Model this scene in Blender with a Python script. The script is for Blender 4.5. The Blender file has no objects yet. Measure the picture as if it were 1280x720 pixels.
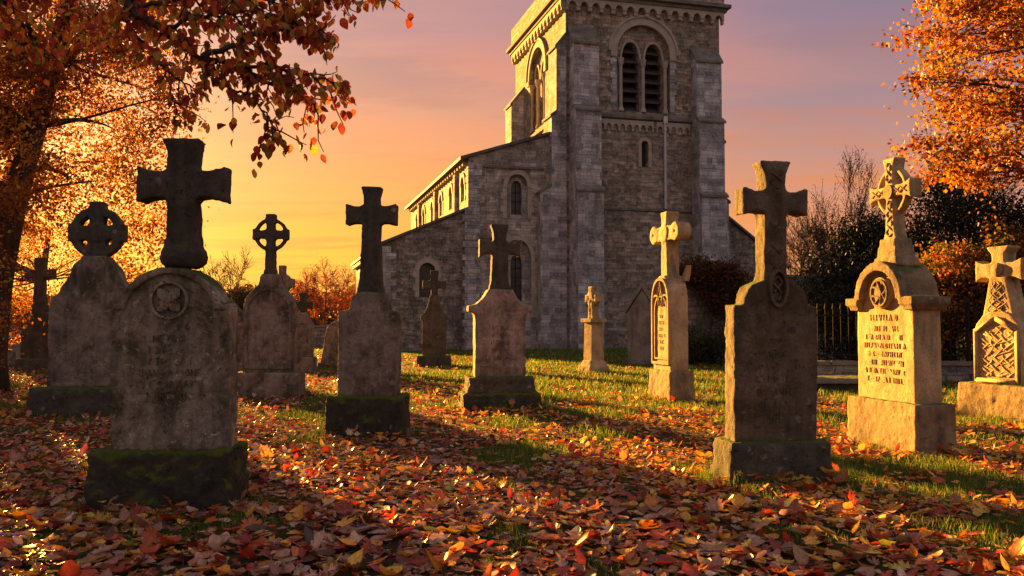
import bpy, bmesh, math, random
import numpy as np
from mathutils import Vector, Matrix, Euler

R = math.radians
PI = math.pi
scene = bpy.context.scene
COL = scene.collection
random.seed(7)
rng = np.random.default_rng(11)

# ------------------------------------------------------------------ picture constants
F_PX, HOR, CAM_H = 1074.0, 402.0, 1.3
PITCH = math.atan((HOR - 360) / F_PX)
SUN_AZ, SUN_EL = R(-33), R(9.8)
EXPO = 3.05
K = 2 ** -EXPO

def W(px, py, D):
    """world point seen at photo pixel (px,py) and depth D"""
    cx, cy = (px - 640) / F_PX, (360 - py) / F_PX
    y = math.cos(PITCH) - math.sin(PITCH) * cy
    z = math.sin(PITCH) + math.cos(PITCH) * cy
    return Vector((cx * D / y, D, CAM_H + z * D / y))

def X_at(px, D):
    return (px - 640) / F_PX * D

def lin(r, g, b):
    f = lambda c: c / 12.92 if c <= 0.04045 else ((c + 0.055) / 1.055) ** 2.4
    return (f(r / 255), f(g / 255), f(b / 255))

# ------------------------------------------------------------------ objects and tags
def tag(o, label=None, cat=None, group=None, kind=None):
    if label: o['label'] = label
    if cat: o['category'] = cat
    if group: o['group'] = group
    if kind: o['kind'] = kind
    return o

def thing(name, label, cat, loc=(0, 0, 0), rz=0, group=None, tilt=(0, 0)):
    o = bpy.data.objects.new(name, None)
    COL.objects.link(o)
    o.empty_display_size = 0.2
    o.location = loc
    o.rotation_euler = (tilt[0], tilt[1], rz)
    return tag(o, label, cat, group)

def link(name, me, mat=None, parent=None, loc=None, rz=None):
    o = bpy.data.objects.new(name, me)
    COL.objects.link(o)
    if mat is not None and not me.materials:
        me.materials.append(mat)
    if parent is not None: o.parent = parent
    if loc is not None: o.location = loc
    if rz is not None: o.rotation_euler = (0, 0, rz)
    return o

def np_mesh(name, V, loops, totals, smooth=False):
    me = bpy.data.meshes.new(name)
    V = np.asarray(V, dtype=np.float32)
    loops = np.asarray(loops, dtype=np.int32)
    totals = np.asarray(totals, dtype=np.int32)
    me.vertices.add(len(V)); me.vertices.foreach_set('co', V.ravel())
    me.loops.add(len(loops)); me.loops.foreach_set('vertex_index', loops)
    me.polygons.add(len(totals))
    starts = np.concatenate([[0], np.cumsum(totals)[:-1]]).astype(np.int32)
    me.polygons.foreach_set('loop_start', starts)
    me.polygons.foreach_set('loop_total', totals)
    if smooth:
        me.polygons.foreach_set('use_smooth', np.ones(len(totals), dtype=bool))
    me.update(calc_edges=True)
    return me

TEX = {}
def clouds(size, depth=4):
    k = (size, depth)
    if k not in TEX:
        t = bpy.data.textures.new('weathering', 'CLOUDS')
        t.noise_scale = size; t.noise_depth = depth
        TEX[k] = t
    return TEX[k]

class MB:
    def __init__(self):
        self.v, self.f = [], []
    def add(self, vs, fs):
        o = len(self.v)
        self.v += [tuple(p) for p in vs]
        self.f += [tuple(i + o for i in f) for f in fs]
        return self
    def box(self, x0, x1, y0, y1, z0, z1, tx=0, ty=0):
        """tx,ty: inward taper of the top"""
        self.add([(x0, y0, z0), (x1, y0, z0), (x1, y1, z0), (x0, y1, z0),
                  (x0 + tx, y0 + ty, z1), (x1 - tx, y0 + ty, z1), (x1 - tx, y1 - ty, z1), (x0 + tx, y1 - ty, z1)],
                 [(3, 2, 1, 0), (4, 5, 6, 7), (0, 1, 5, 4), (1, 2, 6, 5), (2, 3, 7, 6), (3, 0, 4, 7)])
        return self
    def prism(self, prof, a, b, axis='y'):
        n = len(prof)
        if axis == 'y':
            vs = [(x, a, z) for x, z in prof] + [(x, b, z) for x, z in prof]
        else:
            vs = [(a, y, z) for y, z in prof] + [(b, y, z) for y, z in prof]
        fs = [tuple(range(n)), tuple(range(2 * n - 1, n - 1, -1))]
        fs += [(i, (i + 1) % n, n + (i + 1) % n, n + i) for i in range(n)]
        return self.add(vs, fs)
    def arc_band(self, cx, cz, r0, r1, a, b, t0=0.0, t1=360.0, n=32, axis='y'):
        """annular sector extruded from a to b"""
        full = abs(t1 - t0) >= 359.9
        m = n if full else n + 1
        vs = []
        for i in range(m):
            t = R(t0 + (t1 - t0) * i / n)
            c, s = math.cos(t), math.sin(t)
            for r, d in ((r0, a), (r1, a), (r1, b), (r0, b)):
                p = (cx + r * c, d, cz + r * s) if axis == 'y' else (d, cx + r * c, cz + r * s)
                vs.append(p)
        fs = []
        for i in range(n):
            j = (i + 1) % m
            for k in range(4):
                l = (k + 1) % 4
                fs.append((4 * i + k, 4 * j + k, 4 * j + l, 4 * i + l))
        if not full:
            fs += [(0, 1, 2, 3), (4 * n + 3, 4 * n + 2, 4 * n + 1, 4 * n)]
        return self.add(vs, fs)
    def tube(self, pts, rad, n=6, caps=True):
        pts = [Vector(p) for p in pts]
        m = len(pts)
        if not hasattr(rad, '__len__'): rad = [rad] * m
        vs = []
        up = Vector((0.31, 0.17, 0.93))
        for i, p in enumerate(pts):
            d = (pts[min(i + 1, m - 1)] - pts[max(i - 1, 0)])
            if d.length < 1e-9: d = Vector((0, 0, 1))
            d.normalize()
            a = d.cross(up)
            if a.length < 1e-3: a = d.cross(Vector((1, 0, 0)))
            a.normalize(); b = d.cross(a)
            for k in range(n):
                t = 2 * PI * k / n
                vs.append(p + (a * math.cos(t) + b * math.sin(t)) * rad[i])
        fs = [(i * n + k, i * n + (k + 1) % n, (i + 1) * n + (k + 1) % n, (i + 1) * n + k)
              for i in range(m - 1) for k in range(n)]
        if caps:
            fs += [tuple(range(n - 1, -1, -1)), tuple(range((m - 1) * n, m * n))]
        return self.add(vs, fs)
    def lathe(self, prof, n=20, cx=0, cy=0):
        vs, fs = [], []
        m = len(prof)
        for r, z in prof:
            for k in range(n):
                t = 2 * PI * k / n
                vs.append((cx + r * math.cos(t), cy + r * math.sin(t), z))
        for i in range(m - 1):
            for k in range(n):
                fs.append((i * n + k, i * n + (k + 1) % n, (i + 1) * n + (k + 1) % n, (i + 1) * n + k))
        fs += [tuple(range(n - 1, -1, -1)), tuple(range((m - 1) * n, m * n))]
        return self.add(vs, fs)
    def mesh(self, name, uv=False, smooth=False, recalc=True):
        me = bpy.data.meshes.new(name)
        me.from_pydata(self.v, [], self.f)
        if recalc:
            bm = bmesh.new(); bm.from_mesh(me)
            bmesh.ops.recalc_face_normals(bm, faces=bm.faces)
            bm.to_mesh(me); bm.free()
        if smooth:
            me.polygons.foreach_set('use_smooth', [True] * len(me.polygons))
        if uv: box_uv(me)
        me.update()
        return me
    def build(self, name, mat, parent=None, loc=None, rz=None, uv=False, smooth=False, bevel=0.0, remesh=0.0, disp=0.0, dsize=0.12, disp2=0.0):
        o = link(name, self.mesh(name, uv, smooth), mat, parent, loc, rz)
        if bevel:
            b = o.modifiers.new('bevel', 'BEVEL'); b.width = bevel; b.segments = 2; b.limit_method = 'ANGLE'
        if remesh:
            r = o.modifiers.new('remesh', 'REMESH'); r.mode = 'VOXEL'; r.voxel_size = remesh; r.use_smooth_shade = True
            s = o.modifiers.new('smooth', 'SMOOTH'); s.factor = 0.5; s.iterations = 2
        for k, (st, sz) in enumerate(((disp, dsize), (disp2, dsize * 0.28))):
            if st:
                d = o.modifiers.new('weather', 'DISPLACE'); d.texture = clouds(sz); d.texture_coords = 'GLOBAL'
                d.strength = st; d.mid_level = 0.5
        return o

def box_uv(me):
    if not me.uv_layers: me.uv_layers.new(name='UVMap')
    uv = me.uv_layers.active.data
    for p in me.polygons:
        n = p.normal
        ax, ay, az = abs(n.x), abs(n.y), abs(n.z)
        for li in p.loop_indices:
            c = me.vertices[me.loops[li].vertex_index].co
            if az > max(ax, ay) * 1.4: uv[li].uv = (c.x, c.y)
            elif ax > ay: uv[li].uv = (c.y + 3.37, c.z)
            else: uv[li].uv = (c.x, c.z)

def carve(o, *cutters):
    """cut MBs out of object o, keeping one plain mesh"""
    tmp = []
    for q in cutters:
        c = bpy.data.objects.new('cutter', q.mesh('cutter'))
        COL.objects.link(c)
        if o.parent: c.parent = o.parent
        b = o.modifiers.new('cut', 'BOOLEAN'); b.object = c; b.operation = 'DIFFERENCE'; b.solver = 'EXACT'
        tmp.append(c)
    dg = bpy.context.evaluated_depsgraph_get(); dg.update()
    me = bpy.data.meshes.new_from_object(o.evaluated_get(dg))
    o.modifiers.clear()
    old = o.data; mats = list(old.materials)
    o.data = me
    me.materials.clear()
    for m in mats: me.materials.append(m)
    me.polygons.foreach_set('material_index', [0] * len(me.polygons))
    bpy.data.meshes.remove(old)
    for c in tmp: bpy.data.objects.remove(c)
    box_uv(me)

# ------------------------------------------------------------------ materials
class NT:
    def __init__(self, name):
        self.m = bpy.data.materials.new(name); self.m.use_nodes = True
        self.t = self.m.node_tree; self.t.nodes.clear()
        self.out = self.t.nodes.new('ShaderNodeOutputMaterial')
    def n(self, typ, ins=None, **props):
        nd = self.t.nodes.new('ShaderNode' + typ)
        for k, v in props.items(): setattr(nd, k, v)
        for k, v in (ins or {}).items():
            s = nd.inputs[k]
            if hasattr(v, 'is_output') or isinstance(v, bpy.types.NodeSocket): self.t.links.new(v, s)
            elif isinstance(v, tuple) and len(v) == 3 and s.type == 'RGBA': s.default_value = (*v, 1)
            else: s.default_value = v
        return nd
    def noise(self, vec, scale, detail=5, rough=0.55, dist=0.0):
        return self.n('TexNoise', {'Vector': vec, 'Scale': scale, 'Detail': detail, 'Roughness': rough, 'Distortion': dist}).outputs['Fac']
    def ramp(self, fac, a, b, ca=0.0, cb=1.0):
        return self.n('MapRange', {'Value': fac, 'From Min': a, 'From Max': b, 'To Min': ca, 'To Max': cb}).outputs['Result']
    def mix(self, fac, a, b, blend='MIX'):
        nd = self.t.nodes.new('ShaderNodeMix'); nd.data_type = 'RGBA'; nd.blend_type = blend
        for s, v in ((nd.inputs[0], fac), (nd.inputs[6], a), (nd.inputs[7], b)):
            if isinstance(v, bpy.types.NodeSocket): self.t.links.new(v, s)
            elif isinstance(v, tuple): s.default_value = (*v[:3], 1)
            else: s.default_value = v
        return nd.outputs[2]
    def math(self, op, a, b=0.0):
        return self.n('Math', {0: a, 1: b}, operation=op).outputs[0]
    def mapping(self, vec, loc=(0, 0, 0), scale=(1, 1, 1)):
        return self.n('Mapping', {'Vector': vec, 'Location': loc, 'Scale': scale}).outputs[0]
    def bump(self, h, strength=0.5, dist=0.01, nrm=None):
        ins = {'Height': h, 'Strength': strength, 'Distance': dist}
        if nrm is not None: ins['Normal'] = nrm
        return self.n('Bump', ins).outputs[0]
    def principled(self, color, rough=0.85, normal=None, spec=0.3, metal=0.0):
        ins = {'Base Color': color, 'Roughness': rough, 'Specular IOR Level': spec, 'Metallic': metal}
        if normal is not None: ins['Normal'] = normal
        p = self.n('BsdfPrincipled', ins)
        self.t.links.new(p.outputs[0], self.out.inputs[0])
        return p

def gravestone_mat(name, base, pale, dark=(0.05, 0.047, 0.04), stain=0.5, lichen=0.5, moss=0.3, seed=0.0, bump=0.6):
    N = NT(name)
    co = N.n('TexCoord').outputs['Object']
    v = N.mapping(co, (seed * 3.1, seed * 1.7, seed * 2.3))
    streak = N.mapping(co, (seed * 2.1, seed, seed * 5.3), (1, 1, 0.28))
    c = N.mix(N.ramp(N.noise(v, 2.9, 9, 0.66, 0.6), 0.40, 0.62), base, pale)
    # fine speckle of the stone itself
    c = N.mix(N.ramp(N.noise(v, 46, 4, 0.7), 0.3, 0.75, 0.0, 0.55), c, tuple(x * 0.5 for x in base))
    # black algae stains running down
    st = N.ramp(N.noise(streak, 2.7, 9, 0.68, 0.4), 0.62 - 0.24 * stain, 0.76 - 0.24 * stain, 0, 0.92)
    st = N.math('MULTIPLY', st, N.ramp(N.noise(v, 14, 5, 0.7), 0.28, 0.6, 0.25, 1.0))
    c = N.mix(st, c, dark)
    wash = N.ramp(N.noise(N.mapping(co, (seed, seed * 4.1, 0), (1, 1, 0.09)), 9.0, 5, 0.6), 0.5, 0.68, 0, 0.45)
    c = N.mix(wash, c, tuple(x * 0.9 for x in pale))
    # crusty lichen rosettes
    vor = N.n('TexVoronoi', {'Vector': N.mapping(v, (0.5, 0.2, 0.1)), 'Scale': 6.5, 'Randomness': 1.0})
    edge = N.math('ADD', vor.outputs['Distance'], N.ramp(N.noise(v, 13, 6, 0.75), 0.2, 0.8, -0.34, 0.34))
    ros = N.math('MULTIPLY', N.ramp(edge, 0.20, 0.10), N.ramp(N.noise(v, 2.2, 3), 0.66 - 0.25 * lichen, 0.72 - 0.25 * lichen))
    c = N.mix(N.math('MULTIPLY', ros, 0.45), c, (0.34, 0.32, 0.25))
    fl = N.ramp(N.noise(v, 15, 7, 0.78, 0.3), 0.665 - 0.1 * lichen, 0.70 - 0.1 * lichen, 0, 0.7)
    c = N.mix(fl, c, tuple(min(x * 1.25, .5) for x in pale))
    pit = N.ramp(N.noise(N.mapping(v, (3.3, 7.1, 1.9)), 19, 6, 0.75), 0.60, 0.645, 0, 0.7)
    c = N.mix(pit, c, tuple(x * 0.45 for x in base))
    ochre = N.ramp(N.noise(N.mapping(v, (8.1, 2.2, 5.5)), 6, 7, 0.75), 0.60, 0.66, 0, 0.55)
    c = N.mix(ochre, c, (base[0] * 1.5, base[1] * 1.35, base[2] * 0.7))
    # moss on ledges and in patches
    nz = N.n('SeparateXYZ', {0: N.n('NewGeometry').outputs['Normal']}).outputs[2]
    mm = N.math('ADD', N.ramp(nz, -0.1, 1.0, -0.25, 0.45), N.noise(v, 4.5, 7, 0.65))
    mf = N.ramp(mm, 0.86 - 0.4 * moss, 1.0 - 0.4 * moss, 0, 0.95)
    green = N.mix(N.noise(v, 35, 3), (0.04, 0.066, 0.008), (0.16, 0.20, 0.026))
    c = N.mix(mf, c, green)
    h = N.math('ADD', N.math('MULTIPLY', N.noise(v, 9, 6, 0.7), 0.9), N.math('MULTIPLY', N.noise(v, 60, 5, 0.75), 0.45))
    h = N.math('ADD', h, N.math('MULTIPLY', mf, N.noise(v, 120, 2)))
    h = N.math('SUBTRACT', h, N.math('MULTIPLY', pit, 0.35))
    N.principled(c, 0.9, N.bump(h, bump, 0.03), 0.22)
    return N.m

def masonry_mat(name, c1, c2, mortar, bw=0.46, bh=0.19, wob=0.06, seed=0.0, stain=0.35, bump=0.7):
    N = NT(name)
    uv = N.n('TexCoord').outputs['UV']
    base = N.mapping(uv, (seed, seed * 0.7, 0))
    nz = N.n('TexNoise', {'Vector': base, 'Scale': 1.3, 'Detail': 4.0, 'Roughness': 0.6}).outputs['Color']
    off = N.n('VectorMath', {0: nz, 1: (0.5, 0.5, 0.5)}, operation='SUBTRACT').outputs[0]
    off = N.n('VectorMath', {0: off, 'Scale': wob * 4}, operation='SCALE').outputs[0]
    vec = N.n('VectorMath', {0: base, 1: off}, operation='ADD').outputs[0]
    br = N.n('TexBrick', {'Vector': vec, 'Color1': c1, 'Color2': c2, 'Mortar': mortar, 'Scale': 1.0, 'Mortar Size': 0.02,
                          'Mortar Smooth': 0.3, 'Bias': -0.1, 'Brick Width': bw, 'Row Height': bh},
             offset=0.43, offset_frequency=2, squash=1.35, squash_frequency=3)
    # second, coarser coursing breaks the regular bond
    br2 = N.n('TexBrick', {'Vector': N.mapping(vec, (0.31, 0.13, 0)), 'Color1': (0.30, 0.29, 0.28), 'Color2': (1.3, 1.27, 1.2), 'Mortar': (0.5, 0.48, 0.45), 'Scale': 1.0,
                           'Mortar Size': 0.008, 'Bias': 0.0, 'Brick Width': bw * 0.61, 'Row Height': bh}, offset=0.37, squash=0.7, squash_frequency=2)
    c = N.mix(0.85, br.outputs['Color'], br2.outputs['Color'], 'MULTIPLY')
    c = N.mix(N.ramp(N.noise(base, 0.5, 7, 0.7), 0.46, 0.66, 0, 0.7), c, tuple(x * 0.36 for x in c1))
    c = N.mix(N.ramp(N.noise(base, 9, 6, 0.75), 0.46, 0.72, 0, 0.5), c, tuple(x * 1.2 for x in c2))
    st = N.ramp(N.noise(N.mapping(base, (2.2, 0.4, 0), (1.0, 0.22, 1)), 1.1, 7, 0.7), 0.66 - 0.25 * stain, 0.84 - 0.25 * stain, 0, 0.7)
    c = N.mix(st, c, (0.045, 0.042, 0.036))
    lich = N.ramp(N.noise(base, 2.4, 9, 0.75), 0.6, 0.68, 0, 0.5)
    c = N.mix(lich, c, tuple(x * 1.5 for x in c2))
    h = N.math('SUBTRACT', N.math('MULTIPLY', N.noise(base, 12, 7, 0.75), 1.0), N.math('MULTIPLY', br.outputs['Fac'], 0.85))
    N.principled(c, 0.92, N.bump(h, bump, 0.06), 0.2)
    return N.m

def plain_mat(name, c1, c2, scale=6, rough=0.7, bump=0.3, metal=0.0, spec=0.3):
    N = NT(name)
    co = N.n('TexCoord').outputs['Object']
    n = N.noise(co, scale, 7, 0.65)
    c = N.mix(N.ramp(n, 0.3, 0.7), c1, c2)
    N.principled(c, rough, N.bump(N.noise(co, scale * 5, 5, 0.7), bump, 0.02), spec, metal)
    return N.m

def leaf_mat(name, trans=0.4, rough=0.55, spec=0.25):
    N = NT(name)
    a = N.n('Attribute', attribute_name='tint').outputs['Color']
    co = N.n('TexCoord').outputs['Object']
    sp = N.ramp(N.noise(co, 48, 5, 0.75), 0.34, 0.68, 0.55, 1.25)
    c = N.mix(1.0, a, N.n('CombineColor', {0: sp, 1: sp, 2: sp}).outputs[0], 'MULTIPLY')
    p = N.principled(c, rough, None, spec)
    t = N.n('BsdfTranslucent', {'Color': N.mix(1.0, c, (1.25, 1.1, 0.8), 'MULTIPLY')})
    mx = N.n('MixShader', {0: trans, 1: p.outputs[0], 2: t.outputs[0]})
    N.t.links.new(mx.outputs[0], N.out.inputs[0])
    return N.m

def bark_mat(name, c1, c2):
    N = NT(name)
    co = N.n('TexCoord').outputs['Object']
    n = N.noise(N.mapping(co, (0, 0, 0), (1, 1, 0.25)), 14, 7, 0.7)
    c = N.mix(N.ramp(n, 0.35, 0.65), c1, c2)
    N.principled(c, 0.95, N.bump(n, 0.8, 0.04), 0.1)
    return N.m

M = {}
M['rubble'] = masonry_mat('rubble_stone', (0.246, 0.200, 0.166), (0.468, 0.390, 0.325), (0.200, 0.171, 0.146), 0.50, 0.20, 0.085, 0.0, 0.42)
M['rubble_dark'] = masonry_mat('aisle_rubble_stone', (0.188, 0.159, 0.139), (0.422, 0.365, 0.331), (0.152, 0.134, 0.120), 0.44, 0.19, 0.09, 4.2, 0.72)
M['ashlar'] = masonry_mat('ashlar_stone', (0.292, 0.288, 0.302), (0.515, 0.508, 0.531), (0.280, 0.262, 0.253), 0.66, 0.33, 0.03, 1.3, 0.5, 0.6)
M['nave'] = masonry_mat('nave_stone', (0.292, 0.256, 0.232), (0.503, 0.450, 0.418), (0.268, 0.243, 0.219), 0.58, 0.28, 0.045, 7.7, 0.45, 0.7)
M['yard'] = masonry_mat('yard_wall_stone', (0.234, 0.206, 0.186), (0.386, 0.347, 0.318), (0.141, 0.128, 0.120), 0.5, 0.2, 0.06, 2.9, 0.5)
M['trim'] = plain_mat('dressed_stone', (0.24, 0.205, 0.17), (0.40, 0.35, 0.295), 2.2, 0.9, 0.5)
M['trim_dark'] = plain_mat('weathered_ledge_stone', (0.07, 0.064, 0.055), (0.22, 0.19, 0.155), 2.5, 0.95, 0.7)
M['slate'] = plain_mat('slate', (0.05, 0.048, 0.048), (0.12, 0.11, 0.105), 3.0, 0.8, 0.5)
M['glass'] = plain_mat('old_glass', (0.012, 0.013, 0.018), (0.03, 0.03, 0.036), 9.0, 0.22, 0.5, 0, 0.5)
M['louvre'] = plain_mat('louvre_board', (0.035, 0.03, 0.03), (0.085, 0.072, 0.066), 5.0, 0.8, 0.4)
M['lead'] = plain_mat('lead_pipe', (0.36, 0.35, 0.345), (0.50, 0.49, 0.48), 5.0, 0.5, 0.2, 0.3)
M['iron'] = plain_mat('iron_paint', (0.010, 0.009, 0.008), (0.03, 0.02, 0.014), 8.0, 0.8, 0.3, 0.0, 0.15)
M['leaf'] = leaf_mat('autumn_leaf', 0.36)
M['hangleaf'] = leaf_mat('hanging_leaf', 0.6)
M['litter'] = leaf_mat('fallen_leaf', 0.26, 0.45, 0.42)
M['grass'] = leaf_mat('grass_blade', 0.35, 0.6, 0.2)
M['yewleaf'] = leaf_mat('yew_leaf', 0.15, 0.6, 0.2)
M['bark'] = bark_mat('dark_bark', (0.03, 0.022, 0.017), (0.085, 0.065, 0.05))
M['twig'] = bark_mat('twig_bark', (0.045, 0.03, 0.024), (0.10, 0.065, 0.05))
M['redtwig'] = bark_mat('red_twig', (0.12, 0.04, 0.025), (0.22, 0.08, 0.045))
M['cut'] = plain_mat('letter_grime', (0.05, 0.04, 0.028), (0.16, 0.128, 0.095), 14.0, 0.95, 0.4)
M['cutbuff'] = plain_mat('letter_grime_buff', (0.22, 0.158, 0.09), (0.42, 0.31, 0.185), 14.0, 0.95, 0.4)

# ------------------------------------------------------------------ camera, light, sky
cam = bpy.data.cameras.new('camera'); camo = bpy.data.objects.new('camera', cam); COL.objects.link(camo)
cam.sensor_width = 36; cam.lens = 36 * F_PX / 1280; cam.clip_start = 0.05; cam.clip_end = 3000
camo.location = (0, 0, CAM_H); camo.rotation_euler = (R(90) + PITCH, 0, 0)
scene.camera = camo

sd = Vector((math.sin(SUN_AZ) * math.cos(SUN_EL), math.cos(SUN_AZ) * math.cos(SUN_EL), math.sin(SUN_EL)))
sun = bpy.data.lights.new('sun', 'SUN'); suno = bpy.data.objects.new('sun', sun); COL.objects.link(suno)
sun.energy = 5.0; sun.angle = R(0.6); sun.color = (1.0, 0.475, 0.08)
suno.rotation_euler = sd.to_track_quat('Z', 'Y').to_euler(); suno.location = (-20, 30, 12)

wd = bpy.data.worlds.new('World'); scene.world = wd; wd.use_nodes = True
class WNT(NT):
    def __init__(self, t):
        self.t = t; t.nodes.clear(); self.out = t.nodes.new('ShaderNodeOutputWorld')
N = WNT(wd.node_tree)
d = N.n('TexCoord').outputs['Generated']
sx, sy, sz = N.n('SeparateXYZ', {0: d}).outputs[:3]
def ramp_node(fac, stops):
    nd = N.n('ValToRGB', {0: fac}); cr = nd.color_ramp
    while len(cr.elements) > 1: cr.elements.remove(cr.elements[-1])
    for i, (p, c) in enumerate(stops):
        e = cr.elements[0] if i == 0 else cr.elements.new(p)
        e.position = p; e.color = (*[x for x in lin(*c)], 1)
    return nd.outputs[0]
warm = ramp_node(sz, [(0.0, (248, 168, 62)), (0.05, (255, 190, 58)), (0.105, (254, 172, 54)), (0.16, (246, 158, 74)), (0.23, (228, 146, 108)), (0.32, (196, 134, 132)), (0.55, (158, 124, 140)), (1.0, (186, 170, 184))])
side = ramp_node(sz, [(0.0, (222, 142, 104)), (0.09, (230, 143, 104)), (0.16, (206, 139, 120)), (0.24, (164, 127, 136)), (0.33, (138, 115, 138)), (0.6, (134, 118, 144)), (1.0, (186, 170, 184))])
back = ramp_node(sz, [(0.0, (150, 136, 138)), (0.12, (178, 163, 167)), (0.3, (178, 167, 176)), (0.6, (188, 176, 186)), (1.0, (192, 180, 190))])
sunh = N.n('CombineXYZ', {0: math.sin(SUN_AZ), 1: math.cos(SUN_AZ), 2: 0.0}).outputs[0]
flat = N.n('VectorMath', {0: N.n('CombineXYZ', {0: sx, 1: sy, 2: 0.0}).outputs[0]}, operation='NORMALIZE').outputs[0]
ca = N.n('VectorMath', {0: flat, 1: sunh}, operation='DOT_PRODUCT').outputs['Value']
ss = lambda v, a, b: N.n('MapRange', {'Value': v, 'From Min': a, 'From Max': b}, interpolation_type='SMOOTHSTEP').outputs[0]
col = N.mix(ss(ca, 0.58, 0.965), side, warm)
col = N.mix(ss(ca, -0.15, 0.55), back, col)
# streaky sunset clouds, laid out on a high flat layer of the sky
den = N.math('ADD', N.math('MAXIMUM', sz, 0.0), 0.06)
pl = N.n('CombineXYZ', {0: N.math('DIVIDE', sx, den), 1: N.math('DIVIDE', sy, den), 2: 0.0}).outputs[0]
plr = N.n('Mapping', {'Vector': pl, 'Rotation': (0, 0, R(14)), 'Scale': (0.38, 1.0, 1)}).outputs[0]
c1 = N.noise(plr, 0.75, 7, 0.58, 0.5)
c2 = N.noise(N.mapping(plr, (4.2, 1.3, 0)), 1.7, 6, 0.62, 0.3)
bright = ramp_node(sz, [(0.0, (255, 190, 80)), (0.1, (255, 158, 66)), (0.2, (252, 146, 88)), (0.3, (212, 132, 118)), (0.45, (160, 118, 128)), (1.0, (96, 90, 114))])
dusk = ramp_node(sz, [(0.0, (236, 138, 56)), (0.12, (240, 138, 60)), (0.2, (206, 126, 96)), (0.32, (146, 112, 128)), (0.6, (118, 106, 130)), (1.0, (110, 106, 130))])
vis = ss(ca, 0.42, 0.88)
col = N.mix(N.math('MULTIPLY', N.math('MULTIPLY', ss(c1, 0.46, 0.62), vis), 0.8), col, bright)
col = N.mix(N.math('MULTIPLY', ss(c2, 0.47, 0.64), 0.6), col, dusk)
# glow round the low sun
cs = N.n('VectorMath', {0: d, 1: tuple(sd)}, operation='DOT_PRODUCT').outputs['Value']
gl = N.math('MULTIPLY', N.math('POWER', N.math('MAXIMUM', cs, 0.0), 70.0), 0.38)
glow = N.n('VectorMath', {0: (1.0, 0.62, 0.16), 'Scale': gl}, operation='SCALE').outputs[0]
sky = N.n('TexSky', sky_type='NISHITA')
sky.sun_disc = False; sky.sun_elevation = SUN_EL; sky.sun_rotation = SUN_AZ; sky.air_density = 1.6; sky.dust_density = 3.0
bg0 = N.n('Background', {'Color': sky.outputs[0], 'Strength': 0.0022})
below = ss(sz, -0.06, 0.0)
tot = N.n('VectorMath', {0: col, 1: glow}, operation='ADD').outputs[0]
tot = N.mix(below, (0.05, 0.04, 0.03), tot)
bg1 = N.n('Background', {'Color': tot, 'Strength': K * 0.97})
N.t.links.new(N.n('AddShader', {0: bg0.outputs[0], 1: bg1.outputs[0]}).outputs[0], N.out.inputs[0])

vs = scene.view_settings
vs.view_transform = 'Standard'; vs.look = 'None'; vs.exposure = EXPO; vs.gamma = 1; vs.use_curve_mapping = False
scene.display_settings.display_device = 'sRGB'
cy = scene.cycles
cy.max_bounces = 5; cy.diffuse_bounces = 3; cy.glossy_bounces = 2; cy.transmission_bounces = 4; cy.transparent_max_bounces = 4
cy.use_denoising = True
cy.sample_clamp_indirect = 4.0

# ------------------------------------------------------------------ numpy noise and leaf scattering
_perm = np.random.default_rng(5).random((256, 256))
def vnoise(x, y, s=1.0):
    x = np.asarray(x) / s + 100.0; y = np.asarray(y) / s + 100.0
    xi = np.floor(x).astype(int); yi = np.floor(y).astype(int)
    fx = x - xi; fy = y - yi
    fx = fx * fx * (3 - 2 * fx); fy = fy * fy * (3 - 2 * fy)
    g = lambda a, b: _perm[a % 256, b % 256]
    return (g(xi, yi) * (1 - fx) + g(xi + 1, yi) * fx) * (1 - fy) + (g(xi, yi + 1) * (1 - fx) + g(xi + 1, yi + 1) * fx) * fy
def fbm(x, y, s):
    return (vnoise(x, y, s) * 0.5 + vnoise(x, y, s * 0.47) * 0.3 + vnoise(x, y, s * 0.21) * 0.2)

def ground_z(x, y):
    return (fbm(x, y, 3.1) - 0.5) * 0.09 + (vnoise(x, y, 0.7) - 0.5) * 0.02

def T_ovate(curl, fold, w=0.36, twist=0.0):
    t = np.array([0, .16, .4, .66, .88, 1.0]); hw = np.array([0, .62, 1.0, .78, .36, 0]) * w
    V = [(0, a, curl * (a - .45) ** 2) for a in t]
    L = [(-hw[i], t[i] - .03, curl * (t[i] - .45) ** 2 + fold * hw[i] + twist * (t[i] - .4)) for i in range(1, 5)]
    Rr = [(hw[i], t[i] - .03, curl * (t[i] - .45) ** 2 + fold * hw[i] - twist * (t[i] - .4)) for i in range(1, 5)]
    V = V + L + Rr
    F = [(0, 1, 6), (1, 2, 7, 6), (2, 3, 8, 7), (3, 4, 9, 8), (4, 5, 9),
         (0, 10, 1), (1, 10, 11, 2), (2, 11, 12, 3), (3, 12, 13, 4), (4, 13, 5)]
    sh = np.array([1.25] * 6 + [0.95] * 8)
    return np.array(V, float), F, sh
def T_maple(curl, cup):
    h = [(.0, 1.0), (.09, .76), (.20, .80), (.17, .58), (.40, .74), (.38, .60), (.50, .60), (.36, .40), (.52, .34), (.40, .25), (.38, .12), (.16, .13)]
    o = h + [(0, 0)] + [(-x, y) for x, y in h[:0:-1]]
    V = [(0, .38, 0)] + [(x, y, curl * (y - .38) ** 2 + cup * x * x + 0.05 * math.sin(9 * x + 7 * y)) for x, y in o]
    n = len(o)
    F = [(0, 1 + i, 1 + (i + 1) % n) for i in range(n)]
    return np.array(V, float), F, np.array([1.2] + [0.95] * n)
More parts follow.
